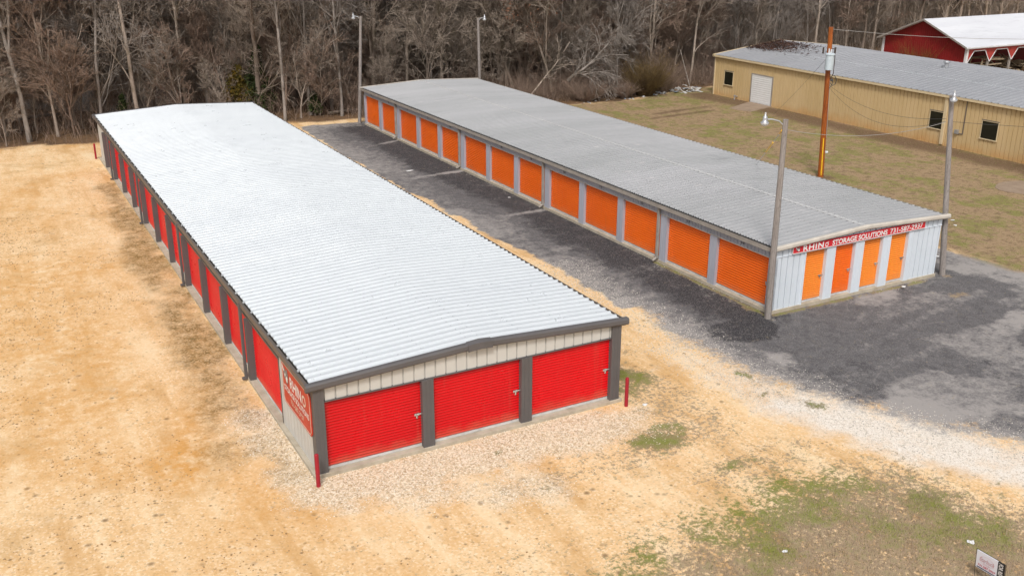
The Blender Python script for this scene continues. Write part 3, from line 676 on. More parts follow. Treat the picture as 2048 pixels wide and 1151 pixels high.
# front sign
sB = empty('storage_sign', (17.983,3.157,0), 'long narrow red sign with white storage lettering and phone number above small orange doors', 'sign', rz=.008)
MB().box(.74, 7.6, -.085, -.05, 2.2, 2.49).build('board', MT['sign_red'], sB)
mb = MB(); mb.box(.74, 7.6, -.092, -.086, 2.2, 2.222); mb.box(.735, .74, -.09, -.05, 2.2, 2.49)
mb.build('border_line', MT['sign_white'], sB)
ux, uy = (1,0,0), (0,0,1)
emblem(sB, (.86,-.088,2.25), ux, uy, .22)
text_mesh('RHIN', MT['sign_white'], sB, (1.22,-.088,2.245), ux, uy, 1.0, .215, off=.03, spacing=1.15)
text_mesh('O', MT['sign_white'], sB, (2.29,-.088,2.245), ux, uy, .17, .17, off=.03)
MB().poly([(2.40,-.09,2.38),(2.47,-.09,2.46),(2.42,-.09,2.36)], (0,-1,0), .003).build('horn_mark', MT['sign_white'], sB)
text_mesh('STORAGE SOLUTIONS', MT['sign_white'], sB, (2.66,-.088,2.25), ux, uy, 2.85, .20, off=.03)
text_mesh('731-587-2937', MT['sign_white'], sB, (5.66,-.088,2.25), ux, uy, 1.8, .20, off=.02)

# ---------------------------------------------------------------- building C (tan metal building)
CX, CY1, CY0, CW, EC, RC = 47.75, 43.0, 2.0, 13.5, 3.2, 4.0
bC = empty('tan_metal_building', (CX,CY0,0), 'long low tan metal building with a white roller door and dark square windows', 'building')
LC = CY1-CY0
topC = lambda x: EC-.05+(RC-EC)*(1-abs(x-CW/2)/(CW/2))
panel(bC, MT['tan'], (0,LC), (0,0), 0, EC-.03, (-1,0), .305, 'wall_panel', 1.6)
panel(bC, MT['tan'], (0,0), (CW,0), 0, lambda s_: topC(s_), (0,-1), .305)
panel(bC, MT['tan'], (CW,0), (CW,LC), 0, EC-.03, (1,0), .305)
panel(bC, MT['tan'], (CW,LC), (0,LC), 0, lambda s_: topC(s_), (0,1), .305)
MB().box(-.05, .02, LC-.06, LC+.03, 0, EC-.03).build('corner_trim', MT['tan_trim'], bC)
rfC = roof(bC, CW, LC, EC, RC, .08, .05, MT['roof_c'], [(0,0),(.06,.04),(.16,.04),(.22,0)], .46)
m_ = MB()
for x in (3.4,): m_.box(x-.03, x+.03, 0, LC, EC+(RC-EC)*x/(CW/2)+.008, EC+(RC-EC)*x/(CW/2)+.03)
m_.build('panel_seam', MT['roof_a'], rfC)
gutter(bC, -.09, -1, LC, EC-.0, MT['tan_trim'], MT['gutter_in'], .13, .13, .08)
rake(bC, CW, EC, RC, .2, LC+.16, MT['tan_trim'], .16, .15, sgn=1); rake(bC, CW, EC, RC, .2, -.16, MT['tan_trim'], .16, .15)
def window(parent, x, ya, yb, za, zb):
    fr = MB()
    fr.box(x-.05, x-.012, ya-.05, ya, za-.05, zb+.05).box(x-.05, x-.012, yb, yb+.05, za-.05, zb+.05).box(x-.055, x-.012, ya, yb, zb, zb+.05)
    f_ = fr.build('window', MT['tan_trim'], parent)
    MB().box(x-.03, x-.012, ya, yb, za, zb).build('pane', MT['glass'], f_)
    MB().box(x-.08, x-.012, ya-.07, yb+.07, za-.06, za).build('sill', MT['tan_trim'], f_)
    MB().box(x-.07, x-.012, ya-.06, yb+.06, zb+.05, zb+.08).build('head_flashing', MT['grey_trim'], f_)
for ya, yb, za, zb in ((40.68,41.7,.99,2.02),(20.38,21.45,1.0,2.05),(16.5,17.6,1.0,2.05),(9.5,10.6,1.0,2.05)):
    window(bC, 0, ya-CY0, yb-CY0, za, zb)
dC = roller_door(bC, paint('white_shutter', (.74,.74,.74), (.62,.62,.61), .5), (-.045,38.4-CY0), (-.045,36.15-CY0), .05, 2.2, (-1,0), None, slat=.16, amp=.35)
m_ = MB(); m_.box(-.07,-.02,36.05-CY0,36.15-CY0,0,2.28).box(-.07,-.02,38.4-CY0,38.5-CY0,0,2.28).box(-.07,-.02,36.15-CY0,38.4-CY0,2.2,2.28); m_.build('door_frame', MT['old_gutter'], bC)
m_ = MB(); m_.box(-.13,-.03,20.22-CY0,20.42-CY0,.1,EC-.1); m_.build('downspout', MT['tan_trim'], bC)
m_ = MB(); m_.box(-.16,-.02,19.15-CY0,19.4-CY0,.95,1.2); m_.build('meter_box', MT['steel'], bC)
m_ = MB(); m_.box(-.05,-.02,18.85-CY0,18.9-CY0,.95,EC-.1); m_.box(-.05,-.02,18.9-CY0,19.2-CY0,.95,1.0); m_.build('conduit', MT['brown_trim'], bC)
m_ = MB(); m_.cyl((-.3,40.0-CY0,0), (-.3,40.0-CY0,.3), .05); m_.cyl((-.3,40.0-CY0,.25), (-.02,40.0-CY0,.25), .04); m_.cyl((-.3,40.0-CY0,.28),(-.3,40.0-CY0,.36),.08); m_.build('gas_riser', MT['steel'], bC)
zv = EC+(RC-EC)*5.9/(CW/2)
m_ = MB(); m_.cyl((5.9,25.5-CY0,zv-.02),(5.9,25.5-CY0,zv+.35),.14,.14,14); m_.lathe((5.9,25.5-CY0,zv+.33), [(.22,0),(.24,.05),(.18,.12),(0,.14)], 14); m_.box(5.65,6.15,25.25-CY0,25.75-CY0,zv-.04,zv+.035)
m_.build('roof_vent', MT['steel'], bC)
tag(MB().add([(44.45,37.1,.012),(44.9,35.15,.012),(47.75,36.0,.06),(47.75,38.5,.06),(44.45,37.1,-.1),(44.9,35.15,-.1),(47.75,36.0,-.1),(47.75,38.5,-.1)], [(0,1,2,3),(0,4,5,1),(1,5,6,2),(3,7,4,0)]).build('concrete_apron', MT['ramp_conc']), 'brownish concrete apron below the white roller door', 'pavement', kind='structure')
pp = [(42.8+1.7*math.cos(q)*(1+.1*math.sin(3*q)), 10.6+1.5*math.sin(q), .03) for q in np.linspace(0, 2*math.pi, 20, endpoint=False)]
tag(MB().poly(pp, (0,0,-1), .08).build('concrete_pad', MT['ramp_conc']), 'round concrete pad at the right edge of the lawn', 'pavement', kind='structure')
# dead branches and leaves lying on roof C
m_ = MB(); random.seed(8)
# ---------------------------------------------------------------- barn
BX, BY, BWd, BL, BE, BR = 69.4, 36.1, 9.1, 30.0, 3.5, 5.35
bD = empty('red_barn', (BX,BY,0), 'dark red open-fronted barn with white roof beyond the tan building', 'barn')
def bp(x, y, z): return (x, y, z)
m_ = MB()
def gable(mb, x, th):
    mb.poly([(x,0,0),(x,BWd,0),(x,BWd,BE-.08),(x,BWd/2,BR-.08),(x,0,BE-.08)], (1,0,0), th)
ribd = MB()
def plc(s_, h, e):
    z = 0 if e == 0 else BE-.1+(BR-BE)*(1-abs(s_-BWd/2)/(BWd/2)); return (-h*.8*-1-.03, s_, z)
ribbed(ribd, BWd, .23, [(0,0),(.1,-.02),(.25,-.02),(.35,0)], plc); ribd.build('gable_wall', MT['barn_red'], bD)
MB().box(.02, BL, BWd-.1, BWd, 0, BE-.1).build('back_wall', MT['barn_red'], bD)
m_ = MB(); m_.box(.0,.05,.3,BWd-.12,0,BE-.2); m_.build('inner_wall', MT['dark'], bD)
for ya_ in (-.08, BWd-.14): MB().box(-.1,.12,ya_,ya_+.22,0,BE-.1).build('corner_trim', MT['barn_white'], bD)
m_ = MB(); ov = .55
for s_, y0_, y1_ in ((1, -.35, BWd/2), (-1, BWd+.35, BWd/2)):
    dz = (BR-BE)/(BWd/2)*.35
    m_.add([(-ov,y0_,BE-dz),(BL,y0_,BE-dz),(BL,y1_,BR),(-ov,y1_,BR),(-ov,y0_,BE-dz-.1),(BL,y0_,BE-dz-.1),(BL,y1_,BR-.1),(-ov,y1_,BR-.1)], [(0,1,2,3),(7,6,5,4),(0,4,5,1),(3,7,4,0),(1,5,6,2)])
rfD = m_.build('roof', MT['roof_d'], bD)
m_ = MB(); m_.beam((-ov-.02,-.35,BE-.2),(-ov-.02,BWd/2,BR-.05),.03,.14); m_.beam((-ov-.02,BWd+.35,BE-.2),(-ov-.02,BWd/2,BR-.05),.03,.14); m_.build('barge_board', MT['old_gutter'], rfD)
# arched front fascia: red infill with white edge
bay = 2.9; m_ = MB(); wt = MB(); ps = MB()
x = .1
while x < BL-bay:
    x1 = x+bay; zt = BE-.52; zb = BE-1.5; c_ = .62
    top = BE-.06
    m_.poly([(x,-.02,top),(x1,-.02,top),(x1,-.02,zt),(x,-.02,zt)], (0,1,0), .05)
    m_.poly([(x,-.02,zt),(x+c_+.12,-.02,zt),(x,-.02,zb)], (0,1,0), .05); m_.poly([(x1,-.02,zt),(x1,-.02,zb),(x1-c_-.12,-.02,zt)], (0,1,0), .05)
    wt.beam((x+.02,-.05,zb),(x+c_+.12,-.05,zt),.04,.07); wt.beam((x+c_+.12,-.05,zt),(x1-c_-.12,-.05,zt),.04,.07); wt.beam((x1-c_-.12,-.05,zt),(x1-.02,-.05,zb),.04,.07)
    ps.box(x1-.08, x1+.08, .03, .18, 0, zb+.3)
    x = x1
m_.build('arched_fascia', MT['barn_red2'], bD); wt.build('arch_trim', MT['barn_white'], bD); ps.build('front_posts', MT['old_gutter'], bD)
MB().box(-ov, BL, -.3, -.24, BE-.3, BE-.2).build('eave_board', MT['barn_white'], bD)
tag(MB().box(64.5,110,29,50,.0,.02).build('barn_yard', MT['ramp_conc']), 'bare brown dirt yard around the red barn', 'ground', kind='structure')
# things in the barn
ld = empty('lumber_pile', (79,38.6,0), 'heap of pale broken boards and lumber inside the open barn', 'lumber')
random.seed(12)
m_ = MB()
for k in range(150):
    x = random.uniform(-5,5); y = random.uniform(-2,2); z = random.random()*1.7*(1-abs(x)/7)+.1; a = random.uniform(0,3.14); L_ = random.uniform(.7,2.6)
    dx, dy, dz = math.cos(a)*L_/2, math.sin(a)*L_/2*.5, random.uniform(-.25,.25)*L_
    m_.beam((x-dx,y-dy,max(.05,z-dz)), (x+dx,y+dy,z+dz), random.choice((.1,.15,.3,.5)), .04)
m_.build('boards', MT['lumber'], ld)
tr = empty('wooden_trestle', (73.2,37.2,0), 'wooden trestle frame standing in the first bay of the barn', 'trestle')
m_ = MB()
for y in (-.6,.6):
    m_.beam((-1.4,y,0),(-.9,y,2.2),.1,.1); m_.beam((-.3,y,0),(-.3,y,1.7),.1,.1); m_.beam((1.3,y,0),(1.3,y,1.7),.1,.1); m_.beam((-1,y,2.1),(1.9,y,2.0),.1,.14); m_.beam((-.9,y,1.6),(1.6,y,1.6),.1,.1)
m_.build('frame', MT['lumber'], tr)
m_ = MB()
for k in range(6): m_.beam((-.9+.4*k,-.7,2.18),(-.9+.4*k,.7,2.18),.28,.03)
m_.build('shelf_boards', MT['lumber'], tr)

# ---------------------------------------------------------------- poles and lamps
def taper_pole(parent, mat, base, top, r0, r1, name='pole'):
    b = Vector(base); t = Vector(top); m_ = MB(); N = 7
    for k in range(N):
        m_.cyl(b.lerp(t, k/N), b.lerp(t, (k+1)/N), r0+(r1-r0)*k/N, r0+(r1-r0)*(k+1)/N, 14, k in (0, N-1))
    return m_.build(name, mat, parent, smooth=False)
def lamp_pole(loc, top, d, label, r0=.125, r1=.09, arm=.62):
    g = empty('yard_light_pole', loc, label, 'light pole', 'grey wooden yard light poles')
    t = Vector(top)-Vector(loc); taper_pole(g, MT['grey_pole'], (0,0,-.2), t, r0, r1)
    MB().lathe((t.x,t.y,t.z), [(r1,0),(r1*1.02,.01),(0,.03)], 14).build('pole_cap', MT['grey_pole'], g)
    d = Vector((d[0],d[1],0)).normalized(); s0 = t+Vector((0,0,-.18))
    pts = [s0+d*.06, s0+d*arm*.35+Vector((0,0,.14)), s0+d*arm*.75+Vector((0,0,.2)), s0+d*arm+Vector((0,0,.2))]
    ar = MB().tube(pts, .022).build('arm', MT['steel'], g)
    MB().beam(s0+d*.05+Vector((0,0,-.12)), s0+d*.05+Vector((0,0,.12)), .08, .03, d).build('bracket', MT['steel'], g)
    h = pts[-1]+d*.08
    hd = MB().lathe(h, [(0,.17),(.04,.16),(.045,.11),(.07,.09),(.085,.02),(.08,-.04),(.12,-.08),(.145,-.11)], 18)
    hd = hd.build('lamp_head', MT['steel'], g, smooth=True)
    MB().lathe(h, [(.142,-.108),(.145,-.125),(.115,-.18),(.06,-.21),(0,-.215)], 18).build('lens', MT['lens'], hd, smooth=True)
    MB().cyl(h+Vector((0,0,.16)), h+Vector((0,0,.23)), .028).build('photocell', MT['lens'], hd)
    return g, t
P1T = (17.62,2.94,7.15); P2T = (26.74,3.73,7.15)
lamp_pole((17.65,2.91,0), P1T, (-.9,.45), 'grey light pole at the near corner of the orange-door building')
lamp_pole((27.15,3.19,0), P2T, (-.6,-.75), 'grey light pole standing on asphalt right of the small orange doors', arm=.28)
lamp_pole((17.5,44.57,0), (17.9,44.42,7.25), (-.9,.45), 'grey light pole at the far left corner of the orange-door building', arm=.42)
lamp_pole((27.1,44.7,0), (26.75,44.3,6.8), (1,-.1), 'grey light pole at the far right corner of the grey roof', arm=.42)
up_ = empty('utility_pole', (34.85,17.76,0), 'tall orange-brown utility pole with a grey transformer on the lawn', 'utility pole')
UT = Vector((-.22,.23,8.12)); taper_pole(up_, MT['brown_pole'], (0,0,-.2), UT, .165, .12)
ax = lambda t: Vector((0,0,0)).lerp(UT, t)
cd = Vector((-.62,-.78,0)).normalized(); sd_ = Vector((.88,-.47,0))
c0 = ax(.78)+cd*.36
tk = MB().lathe(c0, [(0,-.42),(.2,-.42),(.22,-.40),(.22,.36),(.25,.37),(.25,.42),(.2,.46),(0,.48)], 22).build('transformer', MT['tank'], up_, smooth=False)
MB().cyl(c0+Vector((-.1,0,.45)), c0+Vector((-.12,0,.72)), .05,.03).cyl(c0+Vector((.08,.05,.45)), c0+Vector((.1,.05,.66)), .045,.03).build('bushing', MT['lens'], tk)
MB().beam(c0-cd*.34+Vector((0,0,.2)), c0-cd*.1+Vector((0,0,.2)), .2, .06).beam(c0-cd*.34-Vector((0,0,.2)), c0-cd*.1-Vector((0,0,.2)), .2, .06).build('mounting_bracket', MT['steel'], up_)
MB().tube([ax(.86)+sd_*.12, ax(.86)+sd_*.3, ax(.8)+sd_*.32, ax(.7)+sd_*.3, ax(.66)+sd_*.14], .02).cyl(ax(.83)+sd_*.3, ax(.87)+sd_*.32, .05).cyl(ax(.83)-sd_*.34, ax(.87)-sd_*.32, .045).build('fuse_cutout', MT['ceramic'], up_)
MB().tube([ax(.68)+sd_*.13, ax(.685)+sd_*.38, ax(.66)+sd_*.5, ax(.63)+sd_*.45, ax(.62)+sd_*.3, ax(.64)+sd_*.14], .018).tube([ax(.67)+sd_*.13, ax(.66)+sd_*.3, ax(.63)+sd_*.28, ax(.60)+sd_*.14], .018).cyl(ax(.655)+sd_*.15, ax(.655)+sd_*.3, .05).build('wire_loops', MT['cable'], up_)
MB().cyl(ax(.015)+cd*.16, ax(.27)+cd*.155, .035, .035, 10).build('guy_guard', MT['yellow'], up_)
MB().cyl(ax(.27)+sd_*.16, ax(.66)+sd_*.135, .02, .02, 8).build('riser_conduit', MT['steel'], up_)
MB().cyl(ax(.17)+sd_*.15, ax(.17)+sd_*.3, .07,.07,14).build('meter', MT['lens'], up_)

def wire(name, a, b, sag, r, mat, label, cat='wire', n_=14):
    a = Vector(a); b = Vector(b); m_ = MB(); pts = []
    for k in range(n_+1):
        t = k/n_; p_ = a.lerp(b, t); p_.z -= sag*4*t*(1-t); pts.append(p_)
    m_.tube(pts, r, 5); return tag(m_.build(name, mat), label, cat)
TOP = Vector((34.63,17.99,8.0))
wire('overhead_wire', TOP+sd_*.12, (78,9,9.5), 1.6, .012, MT['cable_pale'], 'long pale wire leaving the utility pole top toward the barn')
wire('overhead_wire', TOP+Vector((.15,-.1,-2.9)), Vector(P2T)+Vector((.0,.1,-.9)), .55, .0075, MT['cable'], 'upper dark wire sagging from utility pole to light pole')
wire('overhead_wire', TOP+Vector((.15,-.1,-3.0)), Vector(P2T)+Vector((.0,.1,-1.0)), .95, .0075, MT['cable'], 'lower dark wire sagging from utility pole to light pole')
wire('overhead_wire', Vector(P1T)+Vector((.1,0,-.35)), Vector(P2T)+Vector((-.1,0,-1.0)), .35, .009, MT['cable_pale'], 'pale wire strung between the two near light poles')
wire('overhead_wire', Vector(P2T)+Vector((.1,0,-1.0)), (47,-4,6.0), .5, .0075, MT['cable'], 'dark wire leaving the light pole toward the right edge')
wire('overhead_wire', TOP+Vector((-.3,-.3,-1.4)), (45.3,33.2,.05), .1, .008, MT['cable'], 'thin stay wire from transformer down to the tan wall base')
gw = empty('guy_wire', (0,0,0), 'guy wire with yellow guard behind the near corner light pole', 'guy wire')
ga = Vector(P1T)+Vector((.05,.1,-.3)); gb = Vector((31.0,19.5,0.0))
MB().cyl(ga, gb, .01, .01, 5).build('strand', MT['steel'], gw)
MB().cyl(ga.lerp(gb,.03), ga.lerp(gb,.07), .035, .035, 8).cyl(ga.lerp(gb,.20), ga.lerp(gb,.36), .035, .035, 8).build('yellow_guard', MT['yellow'], gw)

# ---------------------------------------------------------------- bollards
def bollard(loc, label, h=.92, first=None):
    if first is None:
        g = empty('bollard', loc, label, 'bollard', 'red steel bollards at the building corners')
        MB().cyl((0,0,-.1),(0,0,h-.03),.055,.055,16).build('pipe', MT['post_red'], g)
        MB().lathe((0,0,h-.03), [(.055,0),(.05,.02),(.03,.035),(0,.04)], 16).build('pipe_cap', MT['post_red'], g)
        return g
    g = first.copy(); col.objects.link(g); g.location = loc; g['label'] = label
    for ch in first.children:
        c2 = ch.copy(); col.objects.link(c2); c2.parent = g
    return g
b0 = bollard((-.15,-.45,0), 'dark red bollard at the near left corner below the side sign')
bollard((9.22,-.42,0), 'dark red bollard right of the third big red door', first=b0)
bollard((-.3,41.2,0), 'dark red bollard at the far back corner of the red-door building', first=b0)

# ---------------------------------------------------------------- yard sign
ys = empty('yard_sign', (11.33,-10.72,0), 'small white yard sign with phone number and black side strip on the grass', 'sign')
ys.rotation_euler = (0, R(-6), R(2))
MB().box(-.012,.012,-.50,0,.26,.70).build('panel', MT['board'], ys)
MB().box(-.014,.014,-.66,-.502,.26,.70).build('rent_strip', MT['black'], ys)
ux, uy = (0,-1,0), (0,0,1)
text_mesh('Starbuck', MT['ink_pink'], ys, (-.016,-.08,.48), ux, uy, .36, .11, shear=.4)
text_mesh('Realty', MT['ink_pink'], ys, (-.016,-.17,.42), ux, uy, .17, .04, shear=.3)
text_mesh('731.587.2937', MT['ink_red'], ys, (-.016,-.05,.335), ux, uy, .42, .055, off=.02)
MB().box(-.018,-.012,-.48,-.03,.285,.305).build('address_line', MT['ink_navy'], ys)
text_mesh('FOR RENT', MT['sign_white'], ys, (-.018,-.53,.685), (0,0,-1), (0,-1,0), .40, .10, off=.02)
m_ = MB(); ring = [(-.015, -.25+.17*math.cos(q), .52+.11*math.sin(q)) for q in np.linspace(0, 2*math.pi, 25)]
m_.tube(ring, .002, 4); m_.build('oval_mark', MT['ink_pink'], ys)
m_ = MB(); m_.tube([(.0,.02,.72),(.0,.02,.1),(0,-.02,-.1)], .005).tube([(.0,-.68,.72),(.0,-.68,.2),(0,-.66,-.1)], .005).tube([(0,.02,.72),(0,-.68,.72)], .004).tube([(0,.02,.25),(0,-.68,.25)], .008)
m_.build('wire_frame', MT['black'], ys)

# ---------------------------------------------------------------- litter and debris
def scrap(loc, s_, label, seed, mat='sheet_white'):
    random.seed(seed); m_ = MB(); N = 7; c_ = (0,0,.03*s_/.1)
    vs = [c_]+[(s_*random.uniform(.6,1.2)*math.cos(6.283*k/N), s_*random.uniform(.5,1.1)*math.sin(6.283*k/N), random.uniform(.01,.5)*s_*.5) for k in range(N)]
    top_ = [(a, b, c2+.006) for a, b, c2 in vs]
    fs = [(0,k+1,(k+1) % N+1) for k in range(N)]; m_.add(top_, fs); m_.add([(a,b,c2-.002) for a,b,c2 in vs], [f[::-1] for f in fs])
    o = m_.build('litter_scrap', MT[mat]); o.location = loc; return tag(o, label, 'litter', 'white scraps of litter')
for loc, s_, lb in (((9.75,-.62,0),.09,'white scrap on the gravel just right of the front bollard'),
    ((12.31,-9.84,0),.10,'white scrap on the turf just behind the yard sign'),
    ((8.29,-8.1,0),.07,'small white scrap in dead grass at the bottom edge'),
    ((24.4,2.75,.1),.09,'white scrap against the moss below the fourth small orange door'),
    ((34.04,8.31,0),.13,'larger white scrap on the lawn right of the light pole'),
    ((33.47,7.68,0),.10,'smaller white scrap on the lawn just below the larger one'),
    ((28.9,4.9,0),.08,'white scrap beside the gravel lane behind the light pole'),
    ((17.3,21.9,0),.09,'white scrap on the asphalt in front of the orange doors'),
    ((15.0,29.6,0),.22,'flat pale scrap in the middle of the asphalt lane')):
    scrap(loc, s_, lb, int(loc[0]*7))
random.seed(77)
def heap(name, cx, cy, rx, ry, n_, label, mats, zmax=.5, big=1.):
    m_ = MB()
    for k in range(n_):
        a = random.uniform(0,6.28); r_ = math.sqrt(random.random()); x = cx+rx*r_*math.cos(a); y = cy+ry*r_*math.sin(a); z = random.random()*zmax*(1-r_)+.03
        L_ = random.uniform(.1,.7)*big; b = random.uniform(0,3.14); m_.cm = random.choices(range(len(mats)), [6,2,3][:len(mats)])[0]
        dx, dy, dz = math.cos(b)*L_/2, math.sin(b)*L_/2, random.uniform(-.2,.35)*L_
        m_.beam((x-dx,y-dy,max(.02,z-dz)), (x+dx,y+dy,z+abs(dz)), random.uniform(.05,.35)*big, .02)
    return tag(m_.build(name, mats), label, 'debris', kind='stuff')
MT['scrap_white'] = paint('dull_white_scrap', (.58,.57,.55), (.38,.36,.34), .6, ns=6)
MM = [MT['scrap_white'], MT['sheet_blue'], MT['pallet']]
heap('rubbish_heap', 46.6, 45.3, 1.6, 1.0, 60, 'heap of white and blue building scraps beside the tan building', MM, .6)
heap('rubbish_scatter', 43.4, 45.2, 1.3, .8, 40, 'scattered white scraps at the foot of the olive thicket', MM, .25, .7)
heap('rubbish_strip', 38.5, 44.0, 4.5, .5, 22, 'thin line of white scraps along the edge of the lawn', MM, .1, .45)

# ---------------------------------------------------------------- stones (uncountable)
rs = np.random.default_rng(9)
def stones(name, n_, x0, x1, y0, y1, key, smin, smax, mat, label, thr=.35, amax=.4, cat='gravel'):
    x = rs.uniform(x0, x1, n_*8); y = rs.uniform(y0, y1, n_*8); m = masks(x, y)
    ok = (rs.random(len(x)) < m[key]**1.5) & (m[key] > thr) & (m['asph'] < amax) & ~((x > 17.9) & (x < 26.7) & (y > 3.1)) & ~((x > -.12) & (x < 9.3) & (y > -.12) & (y < 41)); x, y = x[ok][:n_], y[ok][:n_]; k = len(x)
    s_ = rs.uniform(smin, smax, k)*rs.uniform(.6, 1, k); a = rs.uniform(0, 6.28, k)
    base = np.array([(1,0,0),(0,1,0),(-1,0,0),(0,-1,0),(0,0,.8),(0,0,-.4)], float)
    V = base[None]*s_[:,None,None]*rs.uniform(.6,1.2,(k,6,1)); c_, sn = np.cos(a)[:,None], np.sin(a)[:,None]
    X = V[...,0]*c_-V[...,1]*sn+x[:,None]; Y = V[...,0]*sn+V[...,1]*c_+y[:,None]; Z = V[...,2]+s_[:,None]*.2
    F = np.array([(0,1,4),(1,2,4),(2,3,4),(3,0,4),(1,0,5),(2,1,5),(3,2,5),(0,3,5)]); Q = (F[None]+np.arange(k)[:,None,None]*6).reshape(-1,3)
    tag(fast_mesh(name, np.stack([X,Y,Z],2).reshape(-1,3), Q, mat), label, cat, kind='stuff')
n = NT('pebble_stone'); isl = n.geo.outputs['Random Per Island']
MT['stone'] = n.fin(n.mix(n.ramp(isl, .3, .8), (.88,.80,.68), (.56,.43,.28)), .85)
stones('gravel_stones', 10000, -2.5, 11, -4.5, 5, 'pebble', .010, .030, MT['stone'], 'loose pale pebbles around the near corner of the red-door building', .04)
n = NT('grey_chip'); isl = n.geo.outputs['Random Per Island']
MT['chip'] = n.fin(n.mix(n.ramp(isl, .2, .8), (.74,.68,.60), (.40,.36,.32)), .85)
n = NT('dirt_clod'); isl = n.geo.outputs['Random Per Island']
MT['clod'] = n.fin(n.mix(n.ramp(isl, .2, .8), (.30,.19,.09), (.55,.38,.20)), .9)
stones('edge_gravel', 16000, 11, 26, -12, 12, 'edge', .010, .030, MT['chip'], 'loose grey and white gravel strewn over the asphalt edge', .03, 2)
stones('dirt_clods', 9000, -14, 14, -14, 30, 'clod', .012, .042, MT['clod'], 'small brown clods scattered over the sandy yard', .05, .5, 'soil')
# ---------------------------------------------------------------- grass blades (uncountable)
def blades(name, n_, x0, x1, y0, y1, fn, h0, h1, wd, mat, label, cat='grass', lean=.5, zf=None):
    x = rs.uniform(x0, x1, n_); y = rs.uniform(y0, y1, n_); ok = rs.random(n_) < fn(x, y); x, y = x[ok], y[ok]; k = len(x)
    a = rs.uniform(0, 6.28, k); h = rs.uniform(h0, h1, k); l = rs.uniform(-lean, lean, k)*h; l2 = rs.uniform(-lean, lean, k)*h
    dx, dy = np.cos(a)*wd, np.sin(a)*wd
    V = np.stack([np.stack([x-dx,y-dy,x*0],1), np.stack([x+dx,y+dy,x*0],1), np.stack([x+l,y+l2,h],1)], 1).reshape(-1,3)
    return tag(fast_mesh(name, V, np.arange(3*k).reshape(-1,3), mat), label, cat, kind='stuff')
n = NT('grass_blade'); isl = n.geo.outputs['Random Per Island']
MT['blade_mix'] = n.fin(n.mix(n.ramp(isl, .35, .6), (.11,.13,.02), (.36,.28,.17)), .8)
n = NT('green_blade'); isl = n.geo.outputs['Random Per Island']
MT['blade_green'] = n.fin(n.mix(isl, (.11,.14,.018), (.24,.24,.06)), .7)
n = NT('dead_blade'); isl = n.geo.outputs['Random Per Island']
MT['blade_dead'] = n.fin(n.mix(isl, (.48,.37,.28), (.20,.14,.10)), .85)
gfun = lambda k, lo=.2: (lambda x, y: np.clip((masks(x, y)[k]-lo)*1.6, 0, 1)*(masks(x, y)['lawn'] < .5))
blades('grass_tufts', 45000, 2, 19, -15, -3, gfun('grass'), .02, .06, .006, MT['blade_mix'], 'short mixed green and straw turf at the bottom right')
blades('green_grass', 30000, -1, 19, -12, 4, gfun('vivid', .3), .02, .05, .006, MT['blade_green'], 'bright green grass patches right of the red doors')
blades('dead_grass', 80000, 1, 19, -16, -6.5, gfun('grass', .3), .03, .10, .006, MT['blade_dead'], 'dry straw coloured grass along the bottom edge')
blades('lawn_grass', 60000, 26, 48, 2, 46, lambda x, y: masks(x, y)['lawn']*.8, .02, .06, .012, MT['blade_mix'], 'short winter grass over the lawn')

# ---------------------------------------------------------------- bare trees
def bark(name, a, b, c_, sc_=(2,2,.5)):
    n = NT(name); v = n.pos(sc_, True)
    f = n.ramp(n.noise(3, 5, .65, v), .35, .65); k = n.ramp(n.noise(1.3, 3, .6, n.pos((1.5,1.5,.8), True)), .5, .64)
    n.bump(n.noise(9, 4, .6, v), .4, .02)
    return n.fin(n.mix(k, n.mix(f, a, b), c_), .9, 0, .2)
BK = {'pale': bark('pale_bark', (.36,.32,.29), (.22,.19,.165), (.15,.125,.10)),
      'mid': bark('grey_brown_bark', (.42,.35,.295), (.29,.235,.19), (.18,.15,.11)),
      'dark': bark('dark_bark', (.25,.20,.165), (.16,.125,.10), (.12,.10,.07)),
      'rust': bark('reddish_twig_bark', (.36,.265,.21), (.25,.175,.135), (.16,.12,.085))}
def spawn(r_, par, rad, cnt, t0, t1, lenf, npts, spread, upb, wig, radf, droop=0.):
    """children of parent polylines par (P,n,3), rad (P,n)"""
    Pn, n_, _ = par.shape; K = Pn*cnt; pi = np.repeat(np.arange(Pn), cnt)
    t = r_.uniform(t0, t1, K); f = t*(n_-1); i = np.minimum(f.astype(int), n_-2); u = (f-i)[:,None]
    p0 = par[pi,i]*(1-u)+par[pi,i+1]*u; tg = par[pi,i+1]-par[pi,i]; seglen = np.linalg.norm(tg, axis=1); tg = tg/(seglen[:,None]+1e-9)
    plen = seglen*(n_-1); rnd = r_.normal(size=(K,3)); rnd -= (rnd*tg).sum(1)[:,None]*tg; rnd /= np.linalg.norm(rnd, axis=1)[:,None]+1e-9
    sp = r_.uniform(spread*.6, spread*1.25, K)[:,None]; d = tg*np.cos(sp)+rnd*np.sin(sp); d[:,2] += upb; d /= np.linalg.norm(d, axis=1)[:,None]
    L_ = plen*lenf*r_.uniform(.6, 1.25, K)*(1.15-.55*t); out = np.zeros((K,npts,3)); out[:,0] = p0; st = (L_/(npts-1))[:,None]
    for k in range(1, npts):
        out[:,k] = out[:,k-1]+d*st; d = d+r_.normal(size=(K,3))*wig; d[:,2] += upb*.35-droop; d /= np.linalg.norm(d, axis=1)[:,None]
    rb = (rad[pi,i]*(1-u[:,0])+rad[pi,i+1]*u[:,0])*radf
    return out, rb[:,None]*np.linspace(1, .35, npts)[None]
